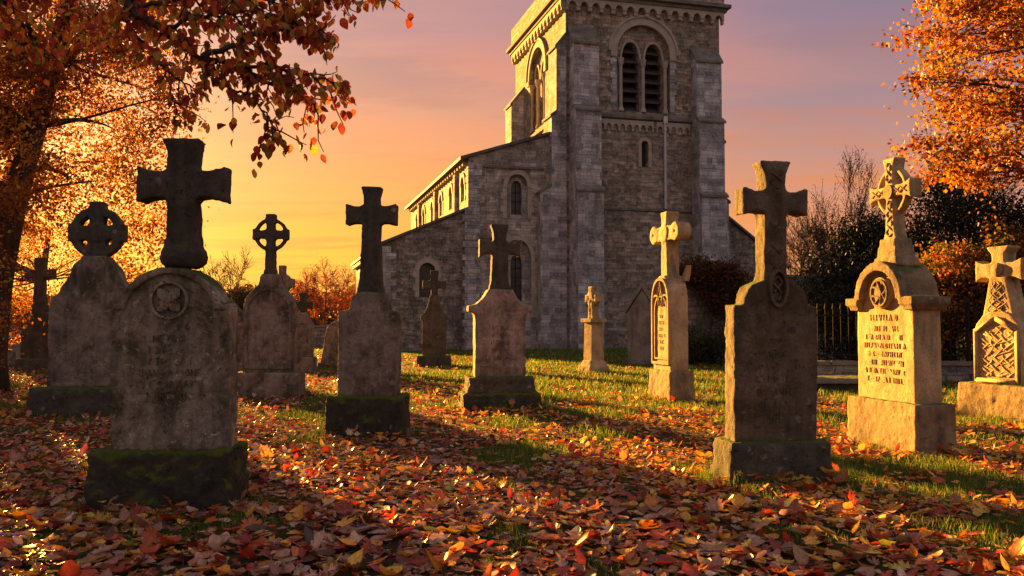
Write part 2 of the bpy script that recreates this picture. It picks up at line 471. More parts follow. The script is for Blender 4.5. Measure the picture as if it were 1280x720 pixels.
def T_lobed(curl, cup):
    h = [(.0, 1.0), (.10, .95), (.15, .86), (.10, .78), (.24, .73), (.26, .64), (.13, .56), (.29, .47), (.28, .37), (.12, .32), (.19, .22), (.10, .14)]
    o = h + [(0, 0)] + [(-x * .9, y * .97 + .01) for x, y in h[:0:-1]]
    V = [(0, .5, 0)] + [(x, y, curl * (y - .5) ** 2 + cup * abs(x) * .8) for x, y in o]
    n = len(o)
    return np.array(V, float), [(0, 1 + i, 1 + (i + 1) % n) for i in range(n)], np.array([1.2] + [0.95] * n)
def T_diamond(fold=0.25, w=0.34):
    V = np.array([(0, 0, 0), (w, .45, fold * w), (0, 1, 0), (-w, .45, fold * w)], float)
    return V, [(0, 1, 2), (0, 2, 3)], np.array([1.0, 1, 1, 1])
def T_hex(fold=0.2, w=0.36):
    V = np.array([(0, 0, .0), (w, .3, fold * w), (w * .8, .68, fold * w), (0, 1, .05), (-w * .8, .68, fold * w), (-w, .3, fold * w)], float)
    return V, [(0, 1, 2, 3), (0, 3, 4, 5)], np.ones(6)
def T_blade():
    V = np.array([(-.5, 0, 0), (.5, 0, 0), (.34, 0.12, .55), (-.34, 0.12, .55), (0, .38, 1.0)], float)
    return V, [(0, 1, 2, 3), (3, 2, 4)], np.array([.8, .8, 1, 1, 1.1])

def rot_mats(yaw, pitch, roll):
    cy_, sy_ = np.cos(yaw), np.sin(yaw); cp, sp = np.cos(pitch), np.sin(pitch); cr, sr = np.cos(roll), np.sin(roll)
    z = np.zeros_like(yaw); o = np.ones_like(yaw)
    Rz = np.stack([cy_, -sy_, z, sy_, cy_, z, z, z, o], -1).reshape(-1, 3, 3)
    Rx = np.stack([o, z, z, z, cp, -sp, z, sp, cp], -1).reshape(-1, 3, 3)
    Ry = np.stack([cr, z, sr, z, o, z, -sr, z, cr], -1).reshape(-1, 3, 3)
    return Rz @ Rx @ Ry

def scatter(name, templates, which, pos, rot, scale, tint, mat, parent=None, smooth=False, loc=None):
    """ONE mesh of many small leaves; scale is (n,) or (n,3)"""
    Vs, Ls, Ts, Cs = [], [], [], []
    base = 0
    scale = np.asarray(scale, float)
    if scale.ndim == 1: scale = scale[:, None] * np.ones(3)
    for k, (tv, tf, sh) in enumerate(templates):
        idx = np.where(which == k)[0]
        if not len(idx): continue
        v = tv[None] * scale[idx][:, None, :]
        v = np.einsum('nij,nkj->nki', rot[idx], v) + pos[idx][:, None, :]
        nk = len(tv)
        lp = np.concatenate([np.array(f) for f in tf]); tt = np.array([len(f) for f in tf])
        offs = base + np.arange(len(idx)) * nk
        Ls.append((lp[None] + offs[:, None]).ravel()); Ts.append(np.tile(tt, len(idx)))
        c = tint[idx][:, None, :] * sh[None, :, None]
        Vs.append(v.reshape(-1, 3)); Cs.append(c.reshape(-1, 3)); base += len(idx) * nk
    V = np.concatenate(Vs); C = np.concatenate(Cs)
    if loc is not None: V = V - np.array(loc)[None]
    me = np_mesh(name, V, np.concatenate(Ls), np.concatenate(Ts), smooth)
    at = me.attributes.new('tint', 'FLOAT_COLOR', 'POINT')
    at.data.foreach_set('color', np.concatenate([np.clip(C, 0, 1), np.ones((len(C), 1))], 1).astype(np.float32).ravel())
    return link(name, me, mat, parent, loc if parent is None else None)

def palette(cols, n, g, jitter=0.2):
    w = np.array([c[0] for c in cols], float); w /= w.sum()
    P = np.array([c[1] for c in cols])
    k = g.choice(len(cols), n, p=w)
    return P[k] * (1 + g.uniform(-jitter, jitter, (n, 1))) * (1 + g.uniform(-0.08, 0.08, (n, 3)))

def branch_curve(g, a, b, n=7, sag=0.0, wob=0.06):
    a, b = Vector(a), Vector(b); L = (b - a).length
    pts = []
    o = Vector(g.normal(0, wob * L, 3)); o2 = Vector(g.normal(0, wob * L * .5, 3))
    for i in range(n + 1):
        t = i / n
        p = a.lerp(b, t) + o * math.sin(PI * t) + o2 * math.sin(2 * PI * t); p.z += sag * L * math.sin(PI * t)
        pts.append(p)
    return pts

# ------------------------------------------------------------------ ground
def make_ground():
    xs = np.concatenate([[-1500, -500, -150, -60], np.linspace(-30, 30, 121), [60, 150, 500, 1500]])
    ys = np.concatenate([[-300, -60, -15], np.linspace(-4, 46, 101), [60, 90, 150, 300, 700, 2000]])
    X, Y = np.meshgrid(xs, ys)
    fade = np.clip((48 - np.hypot(X, Y)) / 10, 0, 1)
    Z = ground_z(X, Y) * fade - (1 - fade) * 0.05
    nx, ny = len(xs), len(ys)
    idx = np.arange(nx * ny).reshape(ny, nx)
    q = np.stack([idx[:-1, :-1], idx[:-1, 1:], idx[1:, 1:], idx[1:, :-1]], -1).reshape(-1, 4)
    me = np_mesh('ground', np.stack([X, Y, Z], -1).reshape(-1, 3), q.ravel(), np.full(len(q), 4), True)
    N = NT('churchyard_soil_and_turf')
    co = N.n('TexCoord').outputs['Object']
    soil = N.mix(N.noise(co, 9, 6, 0.7), (0.030, 0.020, 0.012), (0.075, 0.048, 0.026))
    turf = N.mix(N.noise(co, 14, 6, 0.7), (0.030, 0.050, 0.010), (0.085, 0.10, 0.022))
    c = N.mix(N.ramp(N.noise(co, 0.45, 6, 0.65), 0.42, 0.60), soil, turf)
    y = N.n('SeparateXYZ', {0: co}).outputs[1]
    c = N.mix(N.ramp(y, 16, 30, 0.0, 0.85), c, turf)
    N.principled(c, 0.95, N.bump(N.noise(co, 25, 7, 0.75), 0.8, 0.05), 0.1)
    return tag(link('ground', me, N.m), kind='structure')
make_ground()

LEAFCOL = [(2.4, (0.42, 0.215, 0.125)), (2.2, (0.36, 0.165, 0.10)), (2.6, (0.52, 0.335, 0.24)), (2.0, (0.46, 0.13, 0.024)), (2.6, (0.36, 0.05, 0.022)),
           (1.5, (0.25, 0.028, 0.018)), (1.3, (0.60, 0.27, 0.03)), (0.55, (0.62, 0.37, 0.05)), (1.1, (0.15, 0.07, 0.04)), (0.5, (0.085, 0.045, 0.028)), (0.12, (0.20, 0.24, 0.03))]
LEAFLIT = [(2.0, (0.50, 0.20, 0.03)), (2.2, (0.42, 0.06, 0.02)), (2.4, (0.62, 0.34, 0.045)), (1.2, (0.66, 0.45, 0.07)), (1.3, (0.28, 0.12, 0.05)), (0.9, (0.36, 0.2, 0.1)), (0.5, (0.6, 0.36, 0.05))]
OV = [T_ovate(.5, .45), T_ovate(-.35, .3, .40), T_ovate(.9, .75, .33, .25), T_ovate(.25, -.3, .38, -.2), T_ovate(1.3, .9, .42, .3),
      T_maple(.35, .5), T_maple(-.3, .3), T_maple(.7, 1.1), T_ovate(.4, .5, .21, .15), T_lobed(.4, .4), T_lobed(-.3, .6)]

def lawn_mask(x, y):
    """where grass shows between the leaves"""
    m = fbm(x, y, 1.0) - 0.585
    m = m + 0.16 * np.exp(-(((x - 2.0) / 1.0) ** 2 + ((y - 5.6) / 0.75) ** 2)) + 0.10 * np.exp(-(((x - 2.6) / 0.8) ** 2 + ((y - 7.6) / 0.6) ** 2))
    m = m + np.clip((y - 8.5) / 9, 0, 1) * 0.34 * np.clip((x + 3.0) / 2.5, 0, 1)
    m = m + 0.11 * np.exp(-((y - 5.6) / 1.5) ** 2) * np.clip((x - .5) / 1.2, 0, 1)
    return m

def make_litter():
    g = np.random.default_rng(21)
    P, S, Q = [], [], []
    def band(y0, y1, dens, smin, smax, far):
        ym = (y0 + y1) / 2; n = int(dens * (y1 - y0) * 2 * (0.68 * ym + 2.2) * 1.1)
        y = g.uniform(y0, y1, n); x = g.uniform(-1, 1, n) * (0.68 * y1 + 2.2); k = np.abs(x) < 0.68 * y + 2.2; x, y = x[k], y[k]
        keep = g.random(len(x)) < np.clip(1.0 - lawn_mask(x, y) * 9.0, 0.06 if y0 < 11 else 0.10, 1)
        x, y = x[keep], y[keep]
        s = g.uniform(smin, smax, len(x)) * (0.75 + 0.25 * g.random(len(x)))
        P.append(np.stack([x, y, ground_z(x, y) + g.uniform(0.004, 0.05, len(x))], 1)); S.append(s); Q.append(np.full(len(x), far))
    band(2.2, 6.0, 400, .065, .165, 0)
    band(6.0, 8.5, 380, .06, .125, 0)
    band(8.5, 13.0, 250, .06, .115, 0)
    band(13.0, 20.0, 120, .065, .115, 1)
    band(20.0, 34.0, 30, .08, .12, 1)
    # leaves drifted up against the plinths
    for px, D, w, n in ((208, 5.75, 1.25, 120), (955, 6.85, 1.15, 110), (462, 9.55, 1.0, 60), (624, 12.5, 1.3, 50), (1120, 8.4, 1.3, 60)):
        x = X_at(px, D) + g.uniform(-w / 2, w / 2, n); y = D - g.random(n) ** 1.5 * 0.35
        P.append(np.stack([x, y, ground_z(x, y) + g.uniform(0.01, 0.11, n) * np.clip(1 - (D - y) / 0.4, 0, 1)], 1)); S.append(g.uniform(.075, .14, n)); Q.append(np.zeros(n, int))
    P = np.concatenate(P); S = np.concatenate(S); Q = np.concatenate(Q)
    n = len(P)
    tilt = np.where(g.random(n) < 0.10, g.uniform(0.35, 1.1, n), g.normal(0, 0.17, n))
    rot = rot_mats(g.uniform(0, 2 * PI, n), tilt, g.normal(0, 0.2, n))
    T = OV + [T_hex(.5, .4), T_hex(-.3, .33), T_hex(1.0, .45)]
    which = np.where(Q == 0, g.choice(11, n, p=[.14, .14, .10, .11, .07, .11, .09, .06, .07, .06, .05]), 11 + g.integers(0, 3, n))
    tint = palette(LEAFCOL, n, g, .28)
    warmth = palette(LEAFLIT, n, g, .25)
    S = np.stack([S * g.uniform(.62, 1.15, n), S * g.uniform(.85, 1.15, n), S * g.uniform(.15, 1.25, n)], 1) * np.where(g.random(n) < .3, g.uniform(.45, .8, n), 1.0)[:, None]
    # redder drifts right and back, gold painted as sunlight; front paler brown, partly sheen
    k = np.clip((P[:, 0] * 0.8 + (P[:, 1] - 7) * 0.28 + 0.15) / 1.6, 0.12, 0.95)
    tint = np.where((g.random(n) < k)[:, None], warmth, tint)
    o = scatter('fallen_leaves', T, which, P, rot, S, tint, M['litter'], smooth=True)
    tag(o, 'carpet of fallen red, orange and brown leaves over the churchyard ground', 'leaves', kind='stuff')

def make_grass():
    g = np.random.default_rng(33)
    P, S = [], []
    def band(y0, y1, dens, hmin, hmax, wd, thr):
        ym = (y0 + y1) / 2; n = int(dens * (y1 - y0) * 2 * (0.66 * ym + 2.0))
        y = g.uniform(y0, y1, n); x = g.uniform(-1, 1, n) * (0.66 * y1 + 2.0); k = np.abs(x) < 0.66 * y + 2.0; x, y = x[k], y[k]
        lm = lawn_mask(x, y)
        keep = g.random(len(x)) < np.clip((lm - thr) * 14, 0, 1)
        x, y, lm = x[keep], y[keep], lm[keep]
        h = g.uniform(hmin, hmax, len(x)) * np.clip(0.7 + lm * 4, 0.6, 1.4)
        P.append(np.stack([x, y, ground_z(x, y) - 0.005], 1))
        S.append(np.stack([wd * g.uniform(.7, 1.3, len(x)), h, h], 1))
    band(3.3, 8.5, 2600, .03, .085, .0055, -0.03)
    band(8.5, 15, 900, .04, .09, .010, -0.02)
    band(15, 26, 330, .045, .09, .018, -0.03)
    band(26, 44, 110, .05, .09, .034, -0.2)
    # untrimmed grass round the stones
    for px, D, w, dp, m_ in ((215, 5.9, 1.1, .62, 1500), (462, 9.85, 1.0, .62, 900), (624, 12.8, 1.3, .8, 900), (961, 7.05, 1.0, .5, 1500), (1121, 8.95, .6, 1.3, 1300), (838, 14.2, .6, 1.0, 700), (1256, 11.5, .6, 1.3, 900), (121, 12.1, 1.6, .7, 700), (338, 15, 1.2, .7, 500)):
        a = g.uniform(0, 2 * PI, m_); q = np.maximum(np.abs(np.cos(a)), np.abs(np.sin(a))); rr = 1 + np.abs(g.normal(0, .10, m_))
        x = X_at(px, D) + np.cos(a) / q * w / 2 * rr; y = D + np.sin(a) / q * dp / 2 * rr
        k = vnoise(x, y, .18) > .42; x, y = x[k], y[k]; h = g.uniform(.05, .15, len(x))
        P.append(np.stack([x, y, ground_z(x, y) - 0.005], 1)); S.append(np.stack([np.full(len(x), .0055 * max(1, D / 8)), h, h], 1))
    P = np.concatenate(P); S = np.concatenate(S); n = len(P)
    rot = rot_mats(g.uniform(0, 2 * PI, n), g.normal(0.15, 0.35, n), g.normal(0, .25, n))
    tint = palette([(2.8, (0.055, 0.125, 0.012)), (2, (0.10, 0.175, 0.02)), (1.2, (0.20, 0.22, 0.032)), (0.7, (0.34, 0.27, 0.08))], n, g, .25)
    o = scatter('grass', [T_blade()], np.zeros(n, int), P, rot, S, tint, M['grass'])
    tag(o, 'short green grass growing in patches between the fallen leaves', 'grass', kind='stuff')
make_litter(); make_grass()
def make_twigs():
    g = np.random.default_rng(44); m = MB()
    for k in range(420):
        y = math.sqrt(g.uniform(3.4 ** 2, 11 ** 2)); x = g.uniform(-.66, .66) * y; L = g.uniform(.08, .34); a = g.uniform(0, 6.28)
        p = Vector((x, y, float(ground_z(x, y)) + g.uniform(.03, .07))); e = p + Vector((math.cos(a) * L, math.sin(a) * L, g.uniform(-.02, .03)))
        m.tube(branch_curve(g, p, e, 3, 0, .06), [.0035, .003, .0025, .0018], 4, False)
    tag(m.build('fallen_twigs', M['twig']), 'thin dry twigs scattered among the fallen leaves', 'twigs', kind='stuff')


make_twigs()

# ------------------------------------------------------------------ the church
ALPHA = R(15)
church = thing('church', 'old stone church with square buttressed belfry tower, nave and lean-to aisle behind the graves', 'church', (1.86, 40.0, 0), ALPHA)
TW, TD, TH = 8.75, 9.0, 17.0
TX0 = 0.7
def shift(o):
    o.location.x = TX0; return o
Z0 = -0.4

def part(name, mb, mat, bevel=0.0, uv=True, parent=church):
    return mb.build(name, mat, parent, uv=uv, bevel=bevel)

def round_arch(cx, w, z0, zs, n=14):
    """outline of a round-headed opening: springing at zs"""
    r = w / 2
    return [(cx - r, z0), (cx + r, z0)] + [(cx + r * math.cos(PI * i / n), zs + r * math.sin(PI * i / n)) for i in range(n + 1)]
def pointed_arch(cx, w, z0, zs, rise, n=8):
    r = w / 2
    pts = [(cx - r, z0), (cx + r, z0)]
    for i in range(n + 1):
        t = i / n; pts.append((cx + r * math.cos(t * PI / 2) ** 0.8 if t < 1 else cx, zs + rise * math.sin(t * PI / 2)))
    for i in range(n - 1, -1, -1):
        t = i / n; pts.append((cx - r * math.cos(t * PI / 2) ** 0.8, zs + rise * math.sin(t * PI / 2)))
    return pts

# --- tower walls with belfry openings
tw = MB().box(TX0, TW, 0, TD, Z0, TH)
tower = part('tower_wall', tw, M['rubble'])
BC = 4.67   # belfry centre on both visible faces
SILL, SPR = 11.42, 14.3
outer_f = round_arch(BC, 2.75, SILL, SPR)
cut = MB().prism(outer_f, -0.5, 0.22)
cutb = MB(); cut2b = MB()
for s in (-1, 1): cutb.prism(pointed_arch(BC + s * 0.6, 0.92, SILL + .02, 13.9, 0.95), 0.1, 1.2)
cut.prism(round_arch(BC + 0.05, 0.36, 8.75, 9.85), -0.5, 0.8)
outer_l = round_arch(BC, 2.75, SILL, SPR)
cut2 = MB().prism(outer_l, TX0 - 0.5, TX0 + 0.22, axis='x')
for s in (-1, 1): cut2b.prism(pointed_arch(BC + s * 0.6, 0.92, SILL + .02, 13.9, 0.95), TX0 + 0.1, TX0 + 1.2, axis='x')
carve(tower, cut, cut2, cutb, cut2b)

def belfry(axis):
    A = dict(axis=axis)
    f = MB()
    f.arc_band(BC, SPR, 1.375, 1.72, -0.07, 0.04, 0, 180, 24, **A)
    f.arc_band(BC, SPR, 1.72, 1.84, -0.13, 0.04, 0, 180, 24, **A)
    win = part('belfry_window', f, M['trim'])
    if axis == 'x': shift(win)
    def col_at(u):
        c = MB()
        prof = [(0.15, SILL), (0.15, SILL + .10), (0.10, SILL + .2), (0.085, SILL + .3), (0.085, 13.62), (0.12, 13.68), (0.16, 13.92), (0.17, 14.0)]
        if axis == 'y': c.lathe(prof, 12, u, 0.06)
        else: c.lathe(prof, 12, 0.06, u)
        part('column', c, M['trim'], parent=win)
    for u in (BC, BC - 1.16, BC + 1.16): col_at(u)
    for s in (-1, 1):
        # pointed lancet moulding
        m = MB(); a = pointed_arch(BC + s * 0.6, 0.92, SILL, 13.9, 0.95)[2:]; b = pointed_arch(BC + s * 0.6, 1.12, SILL, 13.9, 1.07)[2:]
        for i in range(len(a) - 1):
            q = [a[i], a[i + 1], b[i + 1], b[i]]
            m.prism(q, 0.15, 0.23, axis=axis)
        part('lancet_moulding', m, M['trim'], parent=win)
    for s in (-1, 1):
        l = MB(); z = SILL + 0.05
        while z < 14.55:
            hw = 0.47 if z < 13.9 else 0.47 * math.sqrt(max(0.05, 1 - ((z + .25 - 13.9) / 1.0) ** 2))
            u0, u1 = BC + s * 0.6 - hw, BC + s * 0.6 + hw
            if axis == 'y':
                l.add([(u0, 0.28, z), (u1, 0.28, z), (u1, 0.32, z + .03), (u0, 0.32, z + .03), (u0, 0.80, z + .46), (u1, 0.80, z + .46), (u1, 0.83, z + .50), (u0, 0.83, z + .50)],
                      [(0, 1, 5, 4), (3, 2, 6, 7), (0, 3, 2, 1), (4, 5, 6, 7), (0, 4, 7, 3), (1, 2, 6, 5)])
            else:
                l.add([(0.28, u0, z), (0.28, u1, z), (0.32, u1, z + .03), (0.32, u0, z + .03), (0.80, u0, z + .46), (0.80, u1, z + .46), (0.83, u1, z + .50), (0.83, u0, z + .50)],
                      [(0, 1, 5, 4), (3, 2, 6, 7), (0, 3, 2, 1), (4, 5, 6, 7), (0, 4, 7, 3), (1, 2, 6, 5)])
            z += 0.48
        part('louvre', l, M['louvre'], parent=win)
belfry('y'); belfry('x')
# capital blocks at the springing
mb = MB()
for u in (BC - 1.72, BC + 1.38): part('impost', MB().box(u, u + .34, -0.09, 0.03, 14.02, 14.3), M['trim'], 0.015)
for u in (BC - 1.72, BC + 1.38): part('impost', MB().box(TX0 - 0.09, TX0 + 0.03, u, u + .34, 14.02, 14.3), M['trim'], 0.015)
# jamb stones of the outer arch
for u in (BC - 1.70, BC + 1.39):
    mb = MB(); z = SILL
    k = 0
    while z < 13.95:
        w = .33 if k % 2 else .24
        mb.box(u if u > BC else u + .31 - w, (u + w) if u > BC else u + .31, -0.045, 0.03, z, min(z + .3, 14.0)); z += .315; k += 1
    part('jamb_stones', mb, M['ashlar'])

# string courses
mb = MB()
mb.prism([(-0.14, 11.05), (-0.14, 11.18), (0.02, 11.34), (0.02, 10.98)], TX0, TW, axis='x')
o = part('string_course', mb, M['trim_dark'], 0.01)
mb = MB().prism([(-0.14, 11.05), (-0.14, 11.18), (0.02, 11.34), (0.02, 10.98)], 0.0, TD)
shift(part('string_course', mb, M['trim_dark'], 0.01))
mb = MB().prism([(-0.07, 6.62), (-0.07, 6.72), (0.02, 6.80), (0.02, 6.58)], 2.4, 7.2, axis='x')
part('string_course', mb, M['trim_dark'], 0.01)

def arcade(x0, x1, z0, z1, pitch, y0, y1, axis='y'):
    """corbel table: a band whose lower edge is a row of little arches on corbels"""
    m = MB(); n = max(1, round((x1 - x0) / pitch)); p = (x1 - x0) / n
    r = p * 0.33
    for i in range(n):
        a = x0 + i * p; c = a + p / 2
        prof = [(a, z1), (a, z0), (c - r, z0)] + [(c + r * math.cos(PI - PI * k / 8), z0 + 1.25 * r * math.sin(PI * k / 8)) for k in range(1, 8)] + [(c + r, z0), (a + p, z0), (a + p, z1)]
        m.prism(prof, y0, y1, axis=axis)
        w = p * 0.15
        for q in ((a, a + w), (a + p - w, a + p)):
            if axis == 'y': m.box(q[0], q[1], y0 * 0.85, y1, z0 - .17, z0 - .002)
            else: m.box(y0 * 0.85, y1, q[0], q[1], z0 - .17, z0 - .002)
    return m
part('corbel_table', arcade(TX0, TW + .16, 16.22, 16.62, .58, -0.24, 0.0), M['trim'])
shift(part('corbel_table', arcade(0.0, TD, 16.22, 16.62, .58, -0.24, 0.0, 'x'), M['trim']))
part('corbel_table', arcade(1.95, 5.15, 10.62, 10.97, .36, -0.09, 0.0), M['trim'])
part('corbel_table', arcade(5.32, 7.1, 10.62, 10.97, .36, -0.09, 0.0), M['trim'])
# cornice and parapet
mb = MB()
mb.box(TX0 - 0.30, TW + .30, -0.30, TD + .30, 16.62, 16.80)
mb.box(TX0 - 0.46, TW + .46, -0.46, TD + .46, 16.80, 16.98)
part('cornice', mb, M['trim_dark'], 0.02)
pa = part('parapet', MB().box(TX0 - 0.2, TW + .2, -0.2, TD + .2, 16.98, 18.1), M['rubble'])
rf = MB().add([(TX0 - .1, -.1, 18.1), (TW + .1, -.1, 18.1), (TW + .1, TD + .1, 18.1), (TX0 - .1, TD + .1, 18.1), (TW / 2, TD / 2, 20.6)], [(0, 1, 4), (1, 2, 4), (2, 3, 4), (3, 0, 4), (3, 2, 1, 0)])
part('tower_roof', rf, M['slate'])

def buttress(x0, x1, z_low, stages, wall_top, face):
    """stages: list of (z_top, projection); sloped offsets between them; face 'f' front, 'l' left, 'r' right"""
    prof = [(0.02, Z0)]
    p = stages[0][1]; prof.append((-p, Z0))
    for i, (zt, pr) in enumerate(stages):
        prof.append((-pr, zt))
        nx = stages[i + 1][1] if i + 1 < len(stages) else -0.02
        prof.append((-nx, zt + (pr - nx) * (0.55 if i + 1 < len(stages) else 1.25)))
    m = MB()
    if face == 'f': m.prism(prof, x0, x1, axis='x')
    elif face == 'l': m.prism(prof, x0, x1, axis='y')
    else: m.prism([(TW - x, z) for x, z in prof], x0, x1, axis='y')
    b = part('buttress', m, M['ashlar'], 0.012)
    # weathered drip ledges on each offset
    for i, (zt, pr) in enumerate(stages):
        nx = stages[i + 1][1] if i + 1 < len(stages) else 0.0
        z2 = zt + (pr - nx) * (0.55 if i + 1 < len(stages) else 1.25)
        led = MB(); q = [(-pr - .08, zt - .10), (-pr - .08, zt + .02), (-nx + .0, z2 + .12), (-nx + .0, z2 - .03)]
        if face == 'f': led.prism(q, x0 - .07, x1 + .07, axis='x')
        elif face == 'l': led.prism(q, x0 - .07, x1 + .07, axis='y')
        else: led.prism([(TW - x, z) for x, z in q], x0 - .07, x1 + .07, axis='y')
        part('weathering', led, M['trim_dark'], 0.02, parent=b)
    if face == 'l': shift(b)
    return b
buttress(0.86, 2.12, 0, [(7.35, 1.25), (11.15, 0.98), (14.35, 0.70)], 0, 'f')
buttress(7.2, 8.55, 0, [(7.35, 1.0), (11.0, 0.82), (14.0, 0.58)], 0, 'f')
buttress(-0.07, 1.2, 0, [(7.35, 1.28), (11.0, 0.72), (14.3, 0.48)], 0, 'l')
buttress(7.25, 8.55, 0, [(7.35, 1.15), (11.0, 0.92), (13.3, 0.72)], 0, 'l')
buttress(0.7, 2.0, 0, [(7.35, 0.85), (10.4, 0.62), (13.4, 0.4)], 0, 'r')
# small slit window and rain pipe
mb = MB()
mb.arc_band(BC + .05, 9.85, .18, .34, -0.03, 0.02, 0, 180, 12)
for s in (-1, 1): mb.box(BC + .05 + s * .26 - .08, BC + .05 + s * .26 + .08, -0.03, 0.02, 8.75, 9.85)
part('window', mb, M['trim'])
part('pane', MB().box(BC - .2, BC + .3, 0.40, 0.44, 8.7, 10.1), M['glass'])
pp = MB().tube([(5.74, -0.10, 11.0), (5.74, -0.10, 6.75)], .07, 10)
for z in (10.6, 9.3, 8.0, 7.0): pp.box(5.66, 5.82, -0.17, 0.0, z, z + .06)
pp.box(5.64, 5.84, -0.20, 0.02, 10.9, 11.25)
part('rain_pipe', pp, M['lead'])

# --- nave (tall) and lean-to aisle (low), front walls
NX0, NX1, NY0, NY1 = -3.9, 0.9, 0.35, 18.6
prof = [(NX0, Z0), (NX1, Z0), (NX1, 10.4), (NX0, 8.85)]
nave = part('nave_wall', MB().prism(prof, NY0, NY1), M['nave'])
cut = MB()
WX = -1.58
cut.prism(pointed_arch(WX, 1.0, 6.1, 7.55, .62), -1, NY0 + .16)
cutb = MB().prism(pointed_arch(WX, .52, 6.3, 7.5, .40), 0, NY0 + .7)
cut.prism(pointed_arch(WX, 1.35, 1.7, 4.1, 1.0), -1, NY0 + .16)
cutb.prism(pointed_arch(WX, .56, 2.25, 4.0, .42), 0, NY0 + .7)
CW = [1.6, 4.6, 7.4, 10.2, 13.2, 15.9]
for c in CW[:]:
    cut.prism(round_arch(c, .82, 7.0, 7.75), NX0 - 1, NX0 + .30, axis='x')
carve(nave, cut, cutb)
for zs, w, z0, rise in ((7.55, 1.0, 6.1, .62), (4.1, 1.35, 1.7, 1.0)):
    m = MB(); a = pointed_arch(WX, w, z0, zs, rise)[2:]; b = pointed_arch(WX, w + .36, z0, zs, rise + .2)[2:]
    for i in range(len(a) - 1): m.prism([a[i], a[i + 1], b[i + 1], b[i]], NY0 - .07, NY0 + .02)
    k, z = 0, z0
    while z < zs - .1:
        q = .30 if k % 2 else .2
        for s in (-1, 1):
            e = WX + s * w / 2
            m.box(min(e, e + s * q), max(e, e + s * q), NY0 - .03, NY0 + .02, z, min(z + .29, zs)); 
        z += .3; k += 1
    wnd = part('window', m, M['trim'])
    part('pane', MB().box(WX - .3, WX + .3, NY0 + .34, NY0 + .38, z0, zs + rise), M['glass'], parent=wnd)
    bars = MB()
    for t in np.arange(z0 + .4, zs + .2, .42): bars.box(WX - .28, WX + .28, NY0 + .31, NY0 + .335, t, t + .03)
    bars.box(WX - .015, WX + .015, NY0 + .305, NY0 + .33, z0 + .1, zs + .35)
    part('glazing_bar', bars, M['iron'], parent=wnd)
for c in CW:
    m = MB().arc_band(c, 7.75, .41, .60, NX0 - .06, NX0 + .02, 0, 180, 14, axis='x')
    for s in (-1, 1): m.box(NX0 - .03, NX0 + .02, c + s * .5 - .09, c + s * .5 + .09, 7.0, 7.75)
    wnd = part('window', m, M['trim'])
    part('pane', MB().box(NX0 + .2, NX0 + .24, c - .45, c + .45, 6.95, 8.2), M['glass'], parent=wnd)
for c in (3.1, 8.8, 14.5): part('pilaster', MB().box(NX0 - .16, NX0 + .02, c - .2, c + .2, 6.2, 8.65), M['nave'], 0.015)
# string ledges on the nave front
part('string_course', MB().box(-3.25, NX1 - 1.2, NY0 - .09, NY0 + .02, 8.42, 8.55), M['trim_dark'], 0.02)
part('string_course', MB().box(-3.35, -2.35, NY0 - .08, NY0 + .02, 5.12, 5.24), M['trim_dark'], 0.02)
part('string_course', MB().box(-4.05, -2.75, NY0 - .06, NY0 + .02, 4.98, 5.08), M['trim_dark'], 0.02)
# nave quoins and eaves corbels
mb = MB(); z, k = 6.55, 0
while z < 8.6:
    q = .62 if k % 2 else .4
    mb.box(NX0 - .025, NX0 + q, NY0 - .025, NY0 + .3 + .3 * (k % 2 == 0), z, z + .28); z += .3; k += 1
part('quoins', mb, M['ashlar'], 0.01)
mb = MB()
y = NY0 + .3
while y < NY1: mb.box(NX0 - .22, NX0 + .01, y, y + .17, 8.52, 8.74); y += .62
part('eaves_corbel', mb, M['trim'])
def slope_roof(x0, z0, x1, z1, y0, y1, th, name='roof'):
    part(name, MB().prism([(x0, z0), (x1, z1), (x1, z1 + th), (x0, z0 + th)], y0, y1), M['slate'], 0.01)
sl = (10.4 - 8.85) / (NX1 - NX0)
slope_roof(NX0 - .42, 8.86 - .42 * sl, NX1 - .2, 10.4 - .2 * sl + .01, NY0 - .14, NY1 + .2, .15)
AX0, AY0, AY1 = -7.85, 0.0, 14.2
# corner pier of the nave front, slightly forward of the aisle
prof = [(AX0, Z0), (NX0 - .01, Z0), (NX0 - .01, 6.45), (AX0, 4.75)]
aisle = part('aisle_wall', MB().prism(prof, AY0 + .5, AY1), M['rubble_dark'])
AW = -5.78
cut = MB().prism(round_arch(AW, .74, 2.4, 3.6), -1, AY0 + 1.0)
for c in (3.0, 7.0, 11.0): cut.prism(round_arch(c, .7, 1.6, 3.2), AX0 - 1, AX0 + .4, axis='x')
carve(aisle, cut)
m = MB().arc_band(AW, 3.6, .37, .60, AY0 + .44, AY0 + .52, 0, 180, 16)
k, z = 0, 2.4
while z < 3.55:
    q = .28 if k % 2 else .18
    for s in (-1, 1):
        e = AW + s * .37; m.box(min(e, e + s * q), max(e, e + s * q), AY0 + .465, AY0 + .52, z, min(z + .29, 3.6))
    z += .3; k += 1
wnd = part('window', m, M['trim'])
part('pane', MB().box(AW - .4, AW + .4, AY0 + .8, AY0 + .84, 2.35, 4.05), M['glass'], parent=wnd)
for c in (3.0, 7.0, 11.0):
    wnd = part('window', MB().arc_band(c, 3.2, .35, .52, AX0 - .05, AX0 + .02, 0, 180, 12, axis='x'), M['trim'])
    part('pane', MB().box(AX0 + .25, AX0 + .29, c - .4, c + .4, 1.55, 3.6), M['glass'], parent=wnd)
mb = MB(); z, k = Z0, 0
while z < 4.4:
    q = .66 if k % 2 else .42
    mb.box(AX0 - .03, AX0 + q, AY0 + .47, AY0 + .9 + .3 * (k % 2 == 0), z, z + .29); z += .3; k += 1
part('quoins', mb, M['ashlar'], 0.01)
mb = MB(); z, k = Z0, 0
